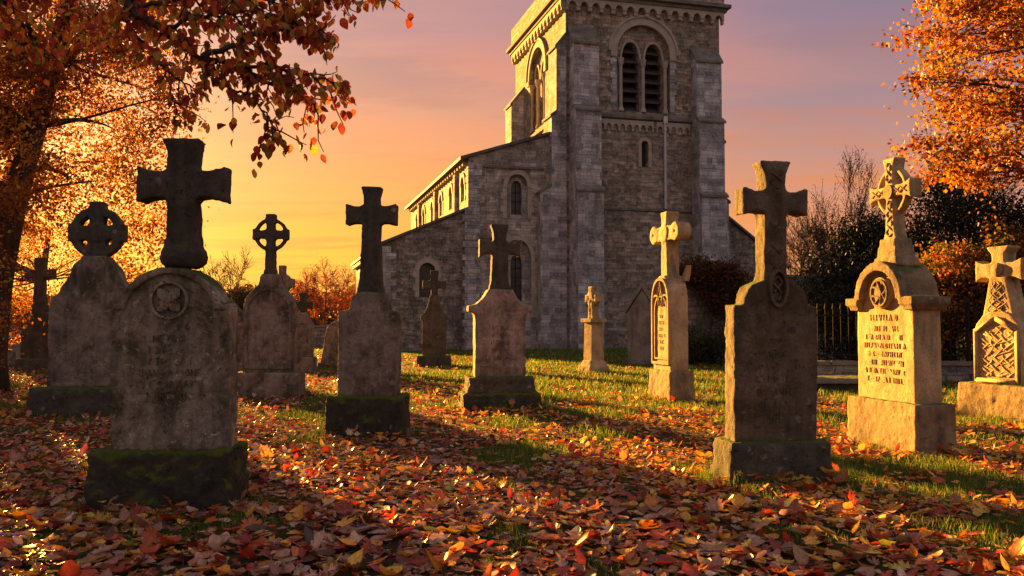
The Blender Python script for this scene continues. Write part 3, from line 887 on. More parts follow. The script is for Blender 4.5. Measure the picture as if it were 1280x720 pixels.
while z < 6.2:
    q = .55 if k % 2 else .35
    mb.box(NX0 - q * .5, NX0 + q, NY0 - .05, NY0 + .05, z, z + .29); z += .3; k += 1
part('quoins', mb, M['ashlar'], 0.01)
sl = (6.45 - 4.75) / (NX0 - AX0)
slope_roof(AX0 - .3, 4.76 - .3 * sl, NX0 - .02, 6.46, AY0 + .36, AY1 + .2, .13)
mb = MB().box(AX0 - .22, AX0 + .01, AY0 + .5, AY1, 4.42, 4.62)
part('eaves_corbel', mb, M['trim'], 0.02)
# low chancel chapel on the far side of the tower
prof = [(TW - .1, Z0), (13.2, Z0), (13.2, 4.6), (TW - .1, 7.9)]
part('chapel_wall', MB().prism(prof, 2.2, 12), M['rubble_dark'])
slope_roof(TW - .1, 7.91, 13.5, 4.61 - .218, 2.05, 12.2, .16)

# ------------------------------------------------------------------ gravestones
ST = dict(
    dark=gravestone_mat('gravestone_dark_sandstone', (0.075, 0.058, 0.04), (0.31, 0.245, 0.20), stain=.6, lichen=.7, moss=.36, seed=1.0, bump=.9),  # dark sandstone, the stone's own stained colour
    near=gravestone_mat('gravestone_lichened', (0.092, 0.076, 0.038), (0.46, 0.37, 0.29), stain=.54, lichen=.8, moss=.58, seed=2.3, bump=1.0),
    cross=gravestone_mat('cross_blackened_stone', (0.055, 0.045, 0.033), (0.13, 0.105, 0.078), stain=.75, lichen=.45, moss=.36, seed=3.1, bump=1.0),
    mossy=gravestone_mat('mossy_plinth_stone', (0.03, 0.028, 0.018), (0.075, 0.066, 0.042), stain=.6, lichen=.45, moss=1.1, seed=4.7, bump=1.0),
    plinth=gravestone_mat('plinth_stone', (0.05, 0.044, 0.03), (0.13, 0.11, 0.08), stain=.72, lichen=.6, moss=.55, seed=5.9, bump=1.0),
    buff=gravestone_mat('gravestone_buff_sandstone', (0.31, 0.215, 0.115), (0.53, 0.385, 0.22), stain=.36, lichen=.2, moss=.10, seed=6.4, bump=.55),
    buffbase=gravestone_mat('plinth_buff_sandstone', (0.20, 0.135, 0.07), (0.37, 0.265, 0.15), stain=.46, lichen=.55, moss=.24, seed=7.7, bump=.9),
    brown=gravestone_mat('gravestone_brown_sandstone', (0.08, 0.058, 0.036), (0.19, 0.145, 0.098), stain=.6, lichen=.6, moss=.26, seed=8.2, bump=.9),
    pink=gravestone_mat('gravestone_pinkish_sandstone', (0.15, 0.113, 0.08), (0.44, 0.33, 0.275), stain=.45, lichen=.4, moss=.26, seed=9.5, bump=.8),
    grey=gravestone_mat('gravestone_grey', (0.15, 0.137, 0.122), (0.28, 0.258, 0.232), stain=.4, lichen=.3, moss=.12, seed=10.1, bump=.7),
)

def mirror(h):
    """right half outline from bottom to top -> full outline"""
    return [(x, z) for x, z in h] + [(-x, z) for x, z in reversed(h) if x > 1e-6]

def arcpts(cx, cz, r, t0, t1, n=8):
    return [(cx + r * math.cos(R(t0 + (t1 - t0) * i / n)), cz + r * math.sin(R(t0 + (t1 - t0) * i / n))) for i in range(n + 1)]

def latin(stem0, stem1, zb, az0, az1, arm, top, ztop, arm_f=0.0, top_f=0.0, waist=0.0):
    """half outline of a cross: stem half widths at base/top, arms from az0..az1, flared ends"""
    h = [(stem0, zb), (stem1 + (stem0 - stem1) * .35, zb + (az0 - zb) * .25), (stem1, az0 - .02)]
    h += [(stem1 + .02, az0), (arm * .62, az0 + .006), (arm - .045, az0 - arm_f * .45), (arm, az0 - arm_f)]
    h += [(arm, az1 + arm_f), (arm - .045, az1 + arm_f * .45), (arm * .62, az1 - .006), (stem1 + .02, az1), (top, az1 + .02)]
    h += [(top + top_f * .1, az1 + (ztop - az1) * .55), (top + top_f * .5, ztop - .06), (top + top_f, ztop - .012), (top + top_f - .01, ztop)]
    return mirror(h)

GLYPH = {'A': [((0, 0), (.3, 1)), ((.3, 1), (.6, 0)), ((.13, .38), (.47, .38))], 'E': [((0, 0), (0, 1)), ((0, 0), (.5, 0)), ((0, .5), (.4, .5)), ((0, 1), (.5, 1))],
         'I': [((.1, 0), (.1, 1))], 'L': [((0, 0), (0, 1)), ((0, 0), (.45, 0))], 'N': [((0, 0), (0, 1)), ((0, 1), (.55, 0)), ((.55, 0), (.55, 1))],
         'V': [((0, 1), (.3, 0)), ((.3, 0), (.6, 1))], 'T': [((.28, 0), (.28, 1)), ((0, 1), (.56, 1))], 'H': [((0, 0), (0, 1)), ((.5, 0), (.5, 1)), ((0, .5), (.5, .5))],
         'M': [((0, 0), (0, 1)), ((0, 1), (.33, .3)), ((.33, .3), (.66, 1)), ((.66, 1), (.66, 0))], 'D': [((0, 0), (0, 1)), ((0, 1), (.4, .8)), ((.4, .8), (.4, .2)), ((.4, .2), (0, 0))],
         'R': [((0, 0), (0, 1)), ((0, 1), (.4, .85)), ((.4, .85), (.4, .6)), ((.4, .6), (0, .5)), ((.15, .5), (.5, 0))], 'U': [((0, 1), (0, .15)), ((0, .15), (.25, 0)), ((.25, 0), (.5, .15)), ((.5, .15), (.5, 1))],
         'O': [((.25, 0), (0, .5)), ((0, .5), (.25, 1)), ((.25, 1), (.5, .5)), ((.5, .5), (.25, 0))], 'F': [((0, 0), (0, 1)), ((0, .5), (.4, .5)), ((0, 1), (.5, 1))]}

def inscription(mb, lines, y, ztop, step, h, width, worn, seed, stroke=.012, cx=0.0):
    """worn capitals, cut as small grimy strokes on the face at depth y"""
    g = random.Random(seed)
    z = ztop
    for ln in lines:
        adv = [(.42 if c == ' ' else (max(max(s[0][0], s[1][0]) for s in GLYPH[c]) + .26)) for c in ln]
        tot = sum(adv); hs = min(h, width / max(tot, .1))
        x = cx - tot * hs / 2
        for c, a in zip(ln, adv):
            if c != ' ':
                for (p, q) in GLYPH[c]:
                    if g.random() < worn: continue
                    x0, z0, x1, z1 = x + p[0] * hs, z + p[1] * h, x + q[0] * hs, z + q[1] * h
                    dx, dz = x1 - x0, z1 - z0; L = math.hypot(dx, dz) or 1
                    w = stroke * g.uniform(.5, 1.0) * .5
                    nx, nz = -dz / L * w, dx / L * w
                    mb.prism([(x0 + nx, z0 + nz), (x1 + nx, z1 + nz), (x1 - nx, z1 - nz), (x0 - nx, z0 - nz)], y, y + .02)
            x += a * hs
        z -= step

def rosette(mb, cx, cz, r, y, d=.02, petals=4):
    mb.arc_band(cx, cz, r * .86, r, y - d, y + .03)
    for k in range(petals):
        t = PI / petals + 2 * PI * k / petals
        a = []
        for i in range(9):
            u = i / 8; w = .27 * math.sin(PI * u) ** .8
            a.append((u * .8 * r, w * r))
        o = a + [(x, -w) for x, w in a[-2:0:-1]]
        mb.prism([(cx + x * math.cos(t) - w * math.sin(t), cz + x * math.sin(t) + w * math.cos(t)) for x, w in o], y - d, y + .03)
    mb.arc_band(cx, cz, 0.001, r * .16, y - d * 1.4, y + .03, n=12)

def strands(mb, x0, x1, z0, z1, y, rad, waves, n=2, wf=None):
    """interlaced knotwork cords on a face"""
    for s in range(n):
        pts = []
        m = int(waves * 12)
        for i in range(m + 1):
            u = i / m; z = z0 + (z1 - z0) * u
            hw = (x1 - x0) / 2 * (wf(u) if wf else 1)
            pts.append(((x0 + x1) / 2 + hw * math.sin(2 * PI * (waves * u + s / n)), y - .008 * math.cos(4 * PI * waves * u + PI * s), z))
        mb.tube(pts, rad, 6)

GRP = 'carved gravestones topped with stone crosses'
def stone(name, label, px, D, rz=0.0, tilt=(0, 0), cat='gravestone', group=GRP):
    x = X_at(px, D)
    return thing(name, label, cat, (x, D, ground_z(x, D) * (1 if D < 40 else 0) - 0.02), rz, group, tilt)
def zz(py, D): return CAM_H + (HOR - py) * D / F_PX

VOX = 0.016
# --- S1 nearest, left
D = 6.12
t = stone('cross_gravestone', 'large near round-topped gravestone with carved rosette and dark flared cross on thick mossy plinth', 222, D, R(2), (R(.4), R(-.3)))
pb = MB().box(-.53, .47, -.28, .28, -.1, .44, .03, .03)
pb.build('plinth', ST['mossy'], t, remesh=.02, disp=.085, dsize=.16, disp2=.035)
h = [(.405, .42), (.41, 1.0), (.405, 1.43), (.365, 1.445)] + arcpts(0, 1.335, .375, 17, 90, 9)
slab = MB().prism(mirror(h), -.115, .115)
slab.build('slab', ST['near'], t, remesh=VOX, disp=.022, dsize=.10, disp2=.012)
hood = MB().arc_band(0, 1.335, .318, .372, -.145, .118, 16, 164, 22)
for s in (-1, 1): hood.box(s * .345 - .045, s * .345 + .045, -.143, .118, 1.405, 1.455)
hood.build('arched_hood', ST['near'], t, remesh=VOX, disp=.022, disp2=.012)
ro = MB(); rosette(ro, .0, 1.475, .135, -.128, .022); ro.build('rosette', ST['near'], t, bevel=.004)
ins = MB(); inscription(ins, ['IN LOVINO', 'MEMORI', 'AND HELFRO', 'VITHE LAN', 'ADAN HARI ONE', 'INTO UNTAR', 'MARTHION', 'LATE'], -.124, 1.26, .079, .05, .56, .45, 4, .007)
ins.build('inscription', M['cut'], t)
cr = MB()
cr.lathe([(.115, 1.70), (.155, 1.73), (.165, 1.78), (.15, 1.83), (.12, 1.86)], 18)
cr.prism(latin(.125, .098, 1.83, zz(245, D), zz(210, D), .312, .098, zz(170, D), .035, .035), -.085, .085)
cr.build('cross', ST['cross'], t, loc=(.055, 0, 0), remesh=VOX, disp=.026, dsize=.10, disp2=.014)

# --- S2 left celtic wheel
D = 12.1
t = stone('cross_gravestone', 'tall dark lichened gravestone with rounded wheel cross, on mossy plinth behind the largest left stone', 121, D, R(3))
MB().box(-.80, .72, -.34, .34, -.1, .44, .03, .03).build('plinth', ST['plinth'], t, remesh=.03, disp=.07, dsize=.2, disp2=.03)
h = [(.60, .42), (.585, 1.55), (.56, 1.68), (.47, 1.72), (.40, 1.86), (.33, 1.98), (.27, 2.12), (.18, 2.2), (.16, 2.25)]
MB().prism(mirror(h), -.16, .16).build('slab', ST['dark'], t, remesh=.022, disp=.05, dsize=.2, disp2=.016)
cr = MB(); zc = zz(288, D)
cr.prism(latin(.19, .12, 2.15, zc - .10, zc + .10, .385, .10, zc + .44, .03, .0), -.09, .09)
cr.arc_band(0, zc, .255, .365, -.08, .08, n=40)
cr.arc_band(0, zc, .001, .12, -.11, .11, n=20)
cr.build('wheel_cross', ST['cross'], t, remesh=.02, disp=.03, disp2=.012)

# --- S3 far left small
D = 22.9
t = stone('cross_gravestone', 'small dark cross gravestone with rounded shoulders far left beneath the golden tree', 50, D, R(-4))
MB().box(-.52, .5, -.3, .3, -.1, .33, .03, .03).build('plinth', ST['plinth'], t, remesh=.035, disp=.05, dsize=.2)
h = [(.43, .3), (.43, 1.25)] + arcpts(.12, 1.28, .31, 0, 80, 6) + [(.13, 1.62)]
MB().prism(mirror(h), -.15, .15).build('slab', ST['cross'], t, remesh=.03, disp=.03)
MB().prism(latin(.24, .12, 1.58, 2.47, 2.70, .40, .13, 3.02, .02, .01), -.10, .10).build('cross', ST['cross'], t, remesh=.03, disp=.03)

# --- S5 ring cross with panel
D = 15.0
t = stone('cross_gravestone', 'dark ogee-shouldered gravestone with slim ringed cross, second row left, on plain low plinth', 338, D, R(1))
MB().box(-.60, .58, -.3, .3, -.1, .46, .02, .02).build('plinth', ST['dark'], t, remesh=.03, disp=.03, dsize=.2)
h = [(.44, .44), (.44, 1.60), (.40, 1.74), (.30, 1.86), (.19, 1.97), (.15, 2.12), (.13, 2.16)]
sl_ = MB().prism(mirror(h), -.12, .15)
o = sl_.build('slab', ST['dark'], t, remesh=.022, disp=.02)
h2 = [(.355, .60), (.355, 1.60), (.30, 1.74), (.20, 1.82)]
pn = MB(); full = mirror([(.40, .52), (.40, 1.58), (.36, 1.70), (.24, 1.85), (.10, 1.93)]); inn = mirror([(.355, .565), (.355, 1.57), (.32, 1.67), (.21, 1.80), (.08, 1.87)])
for i in range(len(full)):
    j = (i + 1) % len(full)
    pn.prism([full[i], full[j], inn[j], inn[i]], -.145, -.10)
pn.build('panel_border', ST['dark'], t)
zc = zz(291, D)
cr = MB().prism(latin(.135, .07, 2.1, zc - .075, zc + .075, .315, .075, zz(265, D), .02, .02), -.08, .08)
cr.arc_band(.0, zc, .235, .29, -.06, .06, n=36)
cr.build('ringed_cross', ST['cross'], t, remesh=.02, disp=.02, dsize=.1)

# --- S6 ring cross peeping out behind S5
D = 25.5
t = stone('cross_gravestone', 'ringed cross gravestone mostly hidden behind the slim ringed cross', 353, D, R(-3))
MB().box(-.55, .55, -.3, .3, -.1, .4).build('plinth', ST['dark'], t, bevel=.03)
h = [(.42, .4), (.42, 1.5), (.25, 1.8), (.12, 2.0)]
MB().prism(mirror(h), -.13, .13).build('slab', ST['dark'], t, bevel=.02)
zc = 2.45
cr = MB().prism(latin(.14, .10, 1.95, zc - .12, zc + .12, .36, .10, 2.98, .03, .02), -.09, .09); cr.arc_band(0, zc, .20, .29, -.07, .07, n=30)
cr.build('ringed_cross', ST['dark'], t, remesh=.03, disp=.02)

# --- S7 small crocketed
D = 22.0
t = stone('cross_gravestone', 'narrow dark carved cross gravestone with pointed top, standing before the red tree', 379, D, R(4))
MB().box(-.32, .32, -.3, .3, -.1, .42).build('plinth', ST['dark'], t, remesh=.03, disp=.03)
h = [(.26, .4), (.27, 1.15), (.24, 1.32), (.17, 1.46), (.10, 1.56)]
MB().prism(mirror(h), -.13, .13).build('slab', ST['dark'], t, remesh=.022, disp=.03)
ar = MB().arc_band(0, 1.12, .16, .22, -.165, -.10, 0, 180, 16); ar.box(-.22, -.16, -.165, -.1, .55, 1.12); ar.box(.16, .22, -.165, -.1, .55, 1.12)
ar.build('arched_moulding', ST['dark'], t)
MB().prism(latin(.10, .075, 1.5, 1.66, 1.84, .24, .08, 2.06, .03, .03), -.08, .08).build('cross', ST['cross'], t, remesh=.022, disp=.02)

# --- leaning slabs
D = 24.0
t = stone('headstone', 'leaning dark rounded headstone right of the narrow carved cross', 417, D, R(6), (0, R(9)), group='plain headstones')
h = [(.36, -.1), (.36, 1.0)] + arcpts(0, 1.0, .36, 0, 90, 8)
MB().prism(mirror(h), -.08, .08).build('slab', ST['dark'], t, remesh=.025, disp=.03)
MB().box(-.42, .42, -.16, .16, -.1, .12).build('foot_stone', ST['plinth'], t, bevel=.02)
D = 19.0
t = stone('headstone', 'leaning dark pointed headstone half hidden behind the largest left gravestone', 300, D, R(-5), (0, R(-7)), group='plain headstones')
h = [(.30, -.1), (.32, 1.2), (.26, 1.5), (.0, 1.86)]
MB().prism(mirror(h), -.09, .09).build('slab', ST['dark'], t, remesh=.025, disp=.04)
MB().box(-.38, .38, -.17, .17, -.1, .14).build('foot_stone', ST['plinth'], t, bevel=.02)
for px, D, w, hgt, lb, mt in ((26, 27, .26, .52, 'small pale grey headstone near the left edge beside the dark trunk', 'grey'), (9, 25, .24, .40, 'small dark low headstone at the left edge', 'dark'), (17, 33, .55, .62, 'wide grey low headstone behind the small pale one', 'grey')):
    t = stone('headstone', lb, px, D, R(5), group='plain headstones')
    MB().prism(mirror([(w, -.1), (w, hgt)] + arcpts(w - .1, hgt, .1, 0, 90, 4) + [(0, hgt + .1)]), -.07, .07).build('slab', ST[mt], t, bevel=.02)
    MB().box(-w - .06, w + .06, -.14, .14, -.1, .08).build('foot_stone', ST['plinth'], t, bevel=.02)

# --- S9 latin cross stepped shoulders
D = 9.85
t = stone('cross_gravestone', 'dark stepped gravestone with plain tall flared cross on rough mossy block, left of centre', 462, D, R(-2), (0, R(.5)))
MB().box(-.455, .445, -.28, .28, -.1, .49, .025, .02).build('plinth', ST['mossy'], t, remesh=.022, disp=.06, dsize=.13, disp2=.025)
h = [(.345, .47), (.345, 1.40), (.335, 1.44), (.225, 1.45), (.22, 1.54), (.19, 1.62), (.13, 1.66)]
MB().prism(mirror(h), -.115, .115).build('slab', ST['dark'], t, remesh=VOX, disp=.024, disp2=.01)
MB().prism(latin(.16, .10, 1.62, zz(277, D), zz(255, D), .292, .088, zz(231, D), .025, .03), -.085, .085).build('cross', ST['cross'], t, remesh=VOX, disp=.02, disp2=.01)

# --- S10 small ogee near church
D = 25.0
t = stone('cross_gravestone', 'small slender gravestone with curved spire and plain cross, nearest the aisle wall', 543, D, R(-4))
MB().box(-.46, .46, -.3, .3, -.1, .35).build('plinth', ST['plinth'], t, remesh=.03, disp=.03)
h = [(.33, .33), (.34, 1.36), (.40, 1.42), (.39, 1.48), (.29, 1.55), (.20, 1.72), (.14, 1.92), (.11, 2.1)]
MB().prism(mirror(h), -.17, .17).build('slab', ST['brown'], t, remesh=.025, disp=.025)
MB().prism(latin(.115, .085, 2.05, zz(360, D), zz(350, D), .34, .10, zz(337, D), .02, .02), -.10, .10).build('cross', ST['cross'], t, remesh=.025, disp=.02)

# --- S11 centre
D = 12.8
t = stone('cross_gravestone', 'central gravestone with swept shoulders, flared cross and lit left edge on two-step rough plinth', 624, D, R(10))
MB().box(-.60, .60, -.36, .36, -.1, .27, .03, .03).build('plinth', ST['mossy'], t, remesh=.026, disp=.07, dsize=.14, disp2=.03)
MB().box(-.51, .51, -.28, .28, .24, .50, .03, .03).build('upper_plinth', ST['plinth'], t, remesh=.024, disp=.06, dsize=.14, disp2=.03)
h = [(.375, .48), (.375, 1.38), (.40, 1.44), (.48, 1.46), (.475, 1.545), (.36, 1.565), (.27, 1.64), (.205, 1.74), (.175, 1.79)]
MB().prism(mirror(h), -.14, .14).build('slab', ST['pink'], t, remesh=VOX, disp=.02, disp2=.008)
ins = MB(); inscription(ins, ['LORI INAD', 'ATHER', 'NIERIEN', 'IMTERI', 'HALEN INE'], -.147, 1.19, .11, .06, .46, .3, 9, .009)
ins.build('inscription', M['cut'], t)
MB().prism(latin(.165, .115, 1.76, zz(317, D), zz(302, D), .305, .095, zz(280, D), .045, .04), -.095, .095).build('cross', ST['cross'], t, remesh=VOX, disp=.02, disp2=.01)

# --- S12 small pale pillar
D = 21.8
t = stone('cross_gravestone', 'short pale pillar with small wheel cross in front of the tower buttress', 742, D, R(-62))
MB().box(-.30, .30, -.30, .30, -.1, .20, .02, .02).add([], []).box(-.25, .25, -.25, .25, .19, .34, .04, .04).build('plinth', ST['buff'], t, remesh=.025, disp=.02)
MB().box(-.19, .19, -.19, .19, .32, 1.30, .02, .02).box(-.24, .24, -.24, .24, 1.29, 1.39, .0, .0).build('pillar', ST['buff'], t, bevel=.015)
cr = MB().prism(latin(.14, .09, 1.38, 1.82, 1.98, .26, .09, 2.20, .03, .02), -.10, .10); cr.arc_band(0, 1.9, .15, .22, -.08, .08, n=28)
cr.build('wheel_cross', ST['buff'], t, remesh=.022, disp=.03)

# --- S13 gabled headstone by the ivy wall
D = 26.0
t = stone('headstone', 'grey gabled headstone with moulded coping beside the ivy wall, near the church', 803, D, R(-14), group='plain headstones')
h = [(.44, -.1), (.44, 1.62), (.0, 2.32)]
MB().prism(mirror(h), -.12, .12).build('slab', ST['grey'], t, bevel=.02)
cp = MB()
for s in (-1, 1): cp.prism([(s * .50, 1.58), (s * .54, 1.72), (0, 2.52), (0, 2.34)], -.18, .14)
cp.build('gable_coping', ST['grey'], t, bevel=.02)
MB().box(-.52, .52, -.2, .2, -.1, .22).build('plinth', ST['grey'], t, bevel=.02)

# --- S14 bright lancet-panel stone
D = 14.2
t = stone('cross_gravestone', 'bright sunlit gravestone with gothic lancet moulding and round-ended cross, right of centre', 838, D, R(-75))
MB().box(-.44, .44, -.225, .225, -.1, .53, .025, .015).build('plinth', ST['buffbase'], t, remesh=.024, disp=.03, disp2=.012)
h = [(.34, .5), (.34, 1.62)] + [(.34 * math.cos(R(a)) ** .85, 1.62 + .46 * math.sin(R(a))) for a in (12, 25, 38, 50, 62, 72)] + [(.12, 2.08)]
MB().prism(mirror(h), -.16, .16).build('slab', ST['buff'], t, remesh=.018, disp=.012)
ml = MB()
def lancet_frame(w, z0, zs, ri, th, y):
    a = pointed_arch(0, w, z0, zs, ri); b = pointed_arch(0, w - 2 * th, z0 + th, zs, ri - th)
    for i in range(len(a)):
        j = (i + 1) % len(a)
        ml.prism([a[i], a[j], b[j], b[i]], y, y + .06)
lancet_frame(.66, .62, 1.60, .44, .045, -.20)
lancet_frame(.50, .70, 1.45, .30, .03, -.185)
for s in (-1, 1):
    ml.arc_band(s * .17, 1.62, .12, .15, -.19, -.15, 20, 160, 10)
    ml.tube([(s * .05, -.18, 1.58), (s * .09, -.18, 1.72), (s * .03, -.18, 1.86), (0, -.18, 1.98)], .018, 6)
ml.build('lancet_moulding', ST['buff'], t, bevel=.004)
ins = MB(); inscription(ins, ['HER', 'IN FAIL', 'NALE', 'ATHE IN', 'VIRE', 'INTO'], -.168, 1.38, .105, .055, .36, .3, 19, .012)
ins.build('inscription', M['cutbuff'], t)
cr = MB().prism(latin(.135, .105, 2.02, zz(300, D), zz(281, D), .40, .10, zz(263, D), .0, .03), -.11, .11)
for s in (-1, 1): cr.arc_band(s * .40, zz(290, D), .035, .155, -.12, .12, n=24)
cr.arc_band(0, zz(290, D), .001, .15, -.13, .13, n=24)
cr.build('cross', ST['buff'], t, remesh=.018, disp=.015)
# little ornament on the far shoulder
MB().prism([(-.05, 1.98), (.08, 1.98), (.17, 2.24), (.05, 2.12)], .10, .2).build('shoulder_leaf', ST['buff'], t, bevel=.01, loc=(.22, 0, 0))

# --- S15 big dark with lit left edge
D = 7.12
t = stone('cross_gravestone', 'large shaded gravestone with round-shouldered top and carved cross, its left edge glowing, right foreground', 961, D, R(10), (R(.5), R(.5)))
MB().box(-.455, .455, -.21, .21, -.1, .36, .03, .02).build('plinth', ST['plinth'], t, remesh=.02, disp=.045, dsize=.14, disp2=.02)
h = [(.36, .34), (.365, 1.44), (.355, 1.46), (.275, 1.465)] + arcpts(.095, 1.48, .18, 0, 88, 7) + [(.095, 1.68)]
MB().prism(mirror(h), -.10, .10).build('slab', ST['brown'], t, remesh=VOX, disp=.026, disp2=.012)
MB().prism(latin(.108, .096, 1.60, zz(262, D), zz(236, D), .285, .085, zz(198, D), .03, .05), -.095, .095).build('cross', ST['brown'], t, remesh=VOX, disp=.024, disp2=.012)
bs = MB()
o1 = [(.085 * math.cos(R(a)), 1.60 + .16 * math.sin(R(a))) for a in range(0, 360, 20)]; o2 = [(.06 * math.cos(R(a)), 1.60 + .13 * math.sin(R(a))) for a in range(0, 360, 20)]
for i in range(18):
    j = (i + 1) % 18; bs.prism([o1[i], o1[j], o2[j], o2[i]], -.15, -.09)
strands(bs, -.035, .035, 1.50, 1.70, -.115, .012, 1)
bs.build('carved_boss', ST['brown'], t, bevel=.004)
kn = MB(); strands(kn, -.055, .055, 1.76, 2.14, -.094, .011, 1.2); strands(kn, -.05, .05, 2.42, 2.58, -.094, .010, .8)
kn.build('knotwork', ST['brown'], t)
ins = MB(); inscription(ins, ['HERE LIETH', 'THE MORTAL', 'RAMINE', 'ALFRED ELIA', 'OF THE HILL', 'AND ANNIE', 'HIL LADI', 'INTE'], -.109, 1.24, .10, .05, .58, .6, 29, .007)
ins.build('inscription', M['cut'], t)

# --- S16 bright inscribed stone with celtic cross
D = 8.95
t = stone('cross_gravestone', 'sunlit inscribed gravestone with arched cornice, carved medallion and celtic cross, beside the iron fence', 1121, D, R(-79))
MB().box(-.60, .60, -.235, .235, -.1, .53, .025, .015).build('plinth', ST['buffbase'], t, remesh=.022, disp=.022, disp2=.014)
h = [(.485, .5), (.475, 1.60)] + arcpts(0, 1.56, .36, 6, 90, 9)
MB().prism(mirror(h), -.15, .15).build('slab', ST['buff'], t, remesh=.018, disp=.010)
hd = MB().arc_band(0, 1.56, .30, .40, -.235, .20, 0, 180, 26)
for s in (-1, 1): hd.box(s * .46 - .115, s * .46 + .115, -.235, .20, 1.50, 1.585)
for s in (-1, 1): hd.box(s * .45 - .085, s * .45 + .085, -.20, .18, 1.45, 1.51)
hd.build('arched_cornice', ST['buffbase'], t, remesh=.018, disp=.010)
md = MB(); md.arc_band(0, 1.63, .001, .165, -.20, -.14, n=28); md.build('medallion', ST['buff'], t, bevel=.006)
k2 = MB()
for a in range(0, 180, 45):
    c, s = math.cos(R(a + 12)), math.sin(R(a + 12)); k2.tube([(-.12 * c, -.205, 1.63 - .12 * s), (.05 * s, -.21, 1.63 - .05 * c), (.12 * c, -.205, 1.63 + .12 * s)], .012, 6)
k2.arc_band(0, 1.63, .125, .145, -.215, -.19, n=28)
k2.build('medallion_knot', ST['buffbase'], t)
ins = MB()
inscription(ins, ['ELI VILLAND'], -.157, 1.345, .1, .065, .46, .25, 40, .008)
inscription(ins, ['I VALE IN LIVED', 'LEA RALAND VELIT', 'IN LAND AND LEVELIA', 'AMID HANNAH LIVE', 'LEI HALAN VIMTON', 'THE INTENTIO RIVER', 'THE IVY LAN HIVES'.replace('Y', 'I').replace('S', 'E')], -.157, 1.235, .088, .055, .74, .42, 41, .006)
ins.build('inscription', M['cutbuff'], t)
MB().box(-.23, .23, -.15, .15, 1.90, 2.0, .05, .02).box(-.17, .17, -.12, .12, 1.98, 2.20, .04, .02).build('cross_base', ST['buffbase'], t, remesh=.018, disp=.012)
zc = zz(235, D)
cr = MB().prism(latin(.125, .058, 2.16, zc - .06, zc + .06, .345, .062, zz(193, D), .045, .045), -.07, .07)
cr.arc_band(0, zc, .205, .25, -.045, .045, n=40)
cr.build('celtic_cross', ST['buff'], t, remesh=.012, disp=.006)
kn = MB(); strands(kn, -.05, .05, 2.22, zc - .10, -.069, .010, 2.0, wf=lambda u: 1 - .35 * u); strands(kn, -.035, .035, zc + .09, zz(193, D) - .05, -.071, .009, 1)
kn.arc_band(0, zc, .001, .075, -.09, -.06, n=20)
for s in (-1, 1):
    kn.tube([(s * .09, -.071, zc + .03), (s * .18, -.075, zc - .03), (s * .28, -.071, zc + .03)], .009, 6); kn.tube([(s * .09, -.071, zc - .03), (s * .18, -.069, zc + .03), (s * .28, -.071, zc - .03)], .009, 6)
kn.build('knotwork', ST['buffbase'], t)

# --- S17 right edge
D = 11.5
t = stone('cross_gravestone', 'sunlit tapered cross gravestone covered in carved knotwork, cut by the right edge', 1256, D, R(-72))
MB().box(-.60, .60, -.27, .27, -.1, .50, .03, .02).build('plinth', ST['buffbase'], t, remesh=.024, disp=.03, disp2=.014)
h = [(.36, .48), (.36, 1.24), (.33, 1.30), (.22, 1.42), (.12, 1.46)]
MB().prism(mirror(h), -.15, .15).build('slab', ST['buff'], t, remesh=.018, disp=.012)
cr = MB().prism(mirror([(.275, 1.32), (.13, 1.92), (.12, 1.94)]), -.12, .12)
zc = zz(335, D)
cr.prism(latin(.125, .11, 1.88, zc - .10, zc + .10, .36, .10, zz(305, D), .05, .08), -.11, .11)
cr.build('cross', ST['buff'], t, remesh=.018, disp=.012)
bo = MB().lathe([(.10, 0), (.09, .03), (.06, .055), (.001, .065)], 18); ob = bo.build('boss', ST['buffbase'], t, smooth=True); ob.location = (0, -.105, zc); ob.rotation_euler = (R(90), 0, 0)
kn = MB()
fr = mirror([(.35, .52), (.35, 1.22), (.0, 1.40)]); fi = mirror([(.30, .57), (.30, 1.19), (.0, 1.34)])
for i in range(len(fr)):
    j = (i + 1) % len(fr); kn.prism([fr[i], fr[j], fi[j], fi[i]], -.185, -.14)
for q in (-1, 0, 1): strands(kn, q * .17 - .10, q * .17 + .10, .60, 1.19 + .06 * (q == 0), -.146, .014, 1.5, 3)
strands(kn, -.28, .28, .60, 1.16, -.145, .012, 1.3, 3)
strands(kn, -.19, .19, 1.38, 1.86, -.120, .012, 1.0, 4, wf=lambda u: 1 - .55 * u)
strands(kn, -.09, .09, 1.38, 1.86, -.122, .011, 2.0, 3, wf=lambda u: 1 - .5 * u)
kn.build('knotwork', ST['buff'], t, smooth=True)

# ------------------------------------------------------------------ trees and bushes
def clump_points(g, ells, n, shell=0.5):
    vol = np.array([e[1][0] * e[1][1] * e[1][2] for e in ells]); vol = vol / vol.sum()
    k = g.choice(len(ells), n, p=vol)
    v = g.normal(size=(n, 3)); v /= np.linalg.norm(v, axis=1)[:, None]
    r = np.where(g.random(n) < shell, g.uniform(.72, 1.0, n), g.random(n) ** (1 / 3))
    C = np.array([e[0] for e in ells])[k]; S = np.array([e[1] for e in ells])[k]
    return C + v * r[:, None] * S

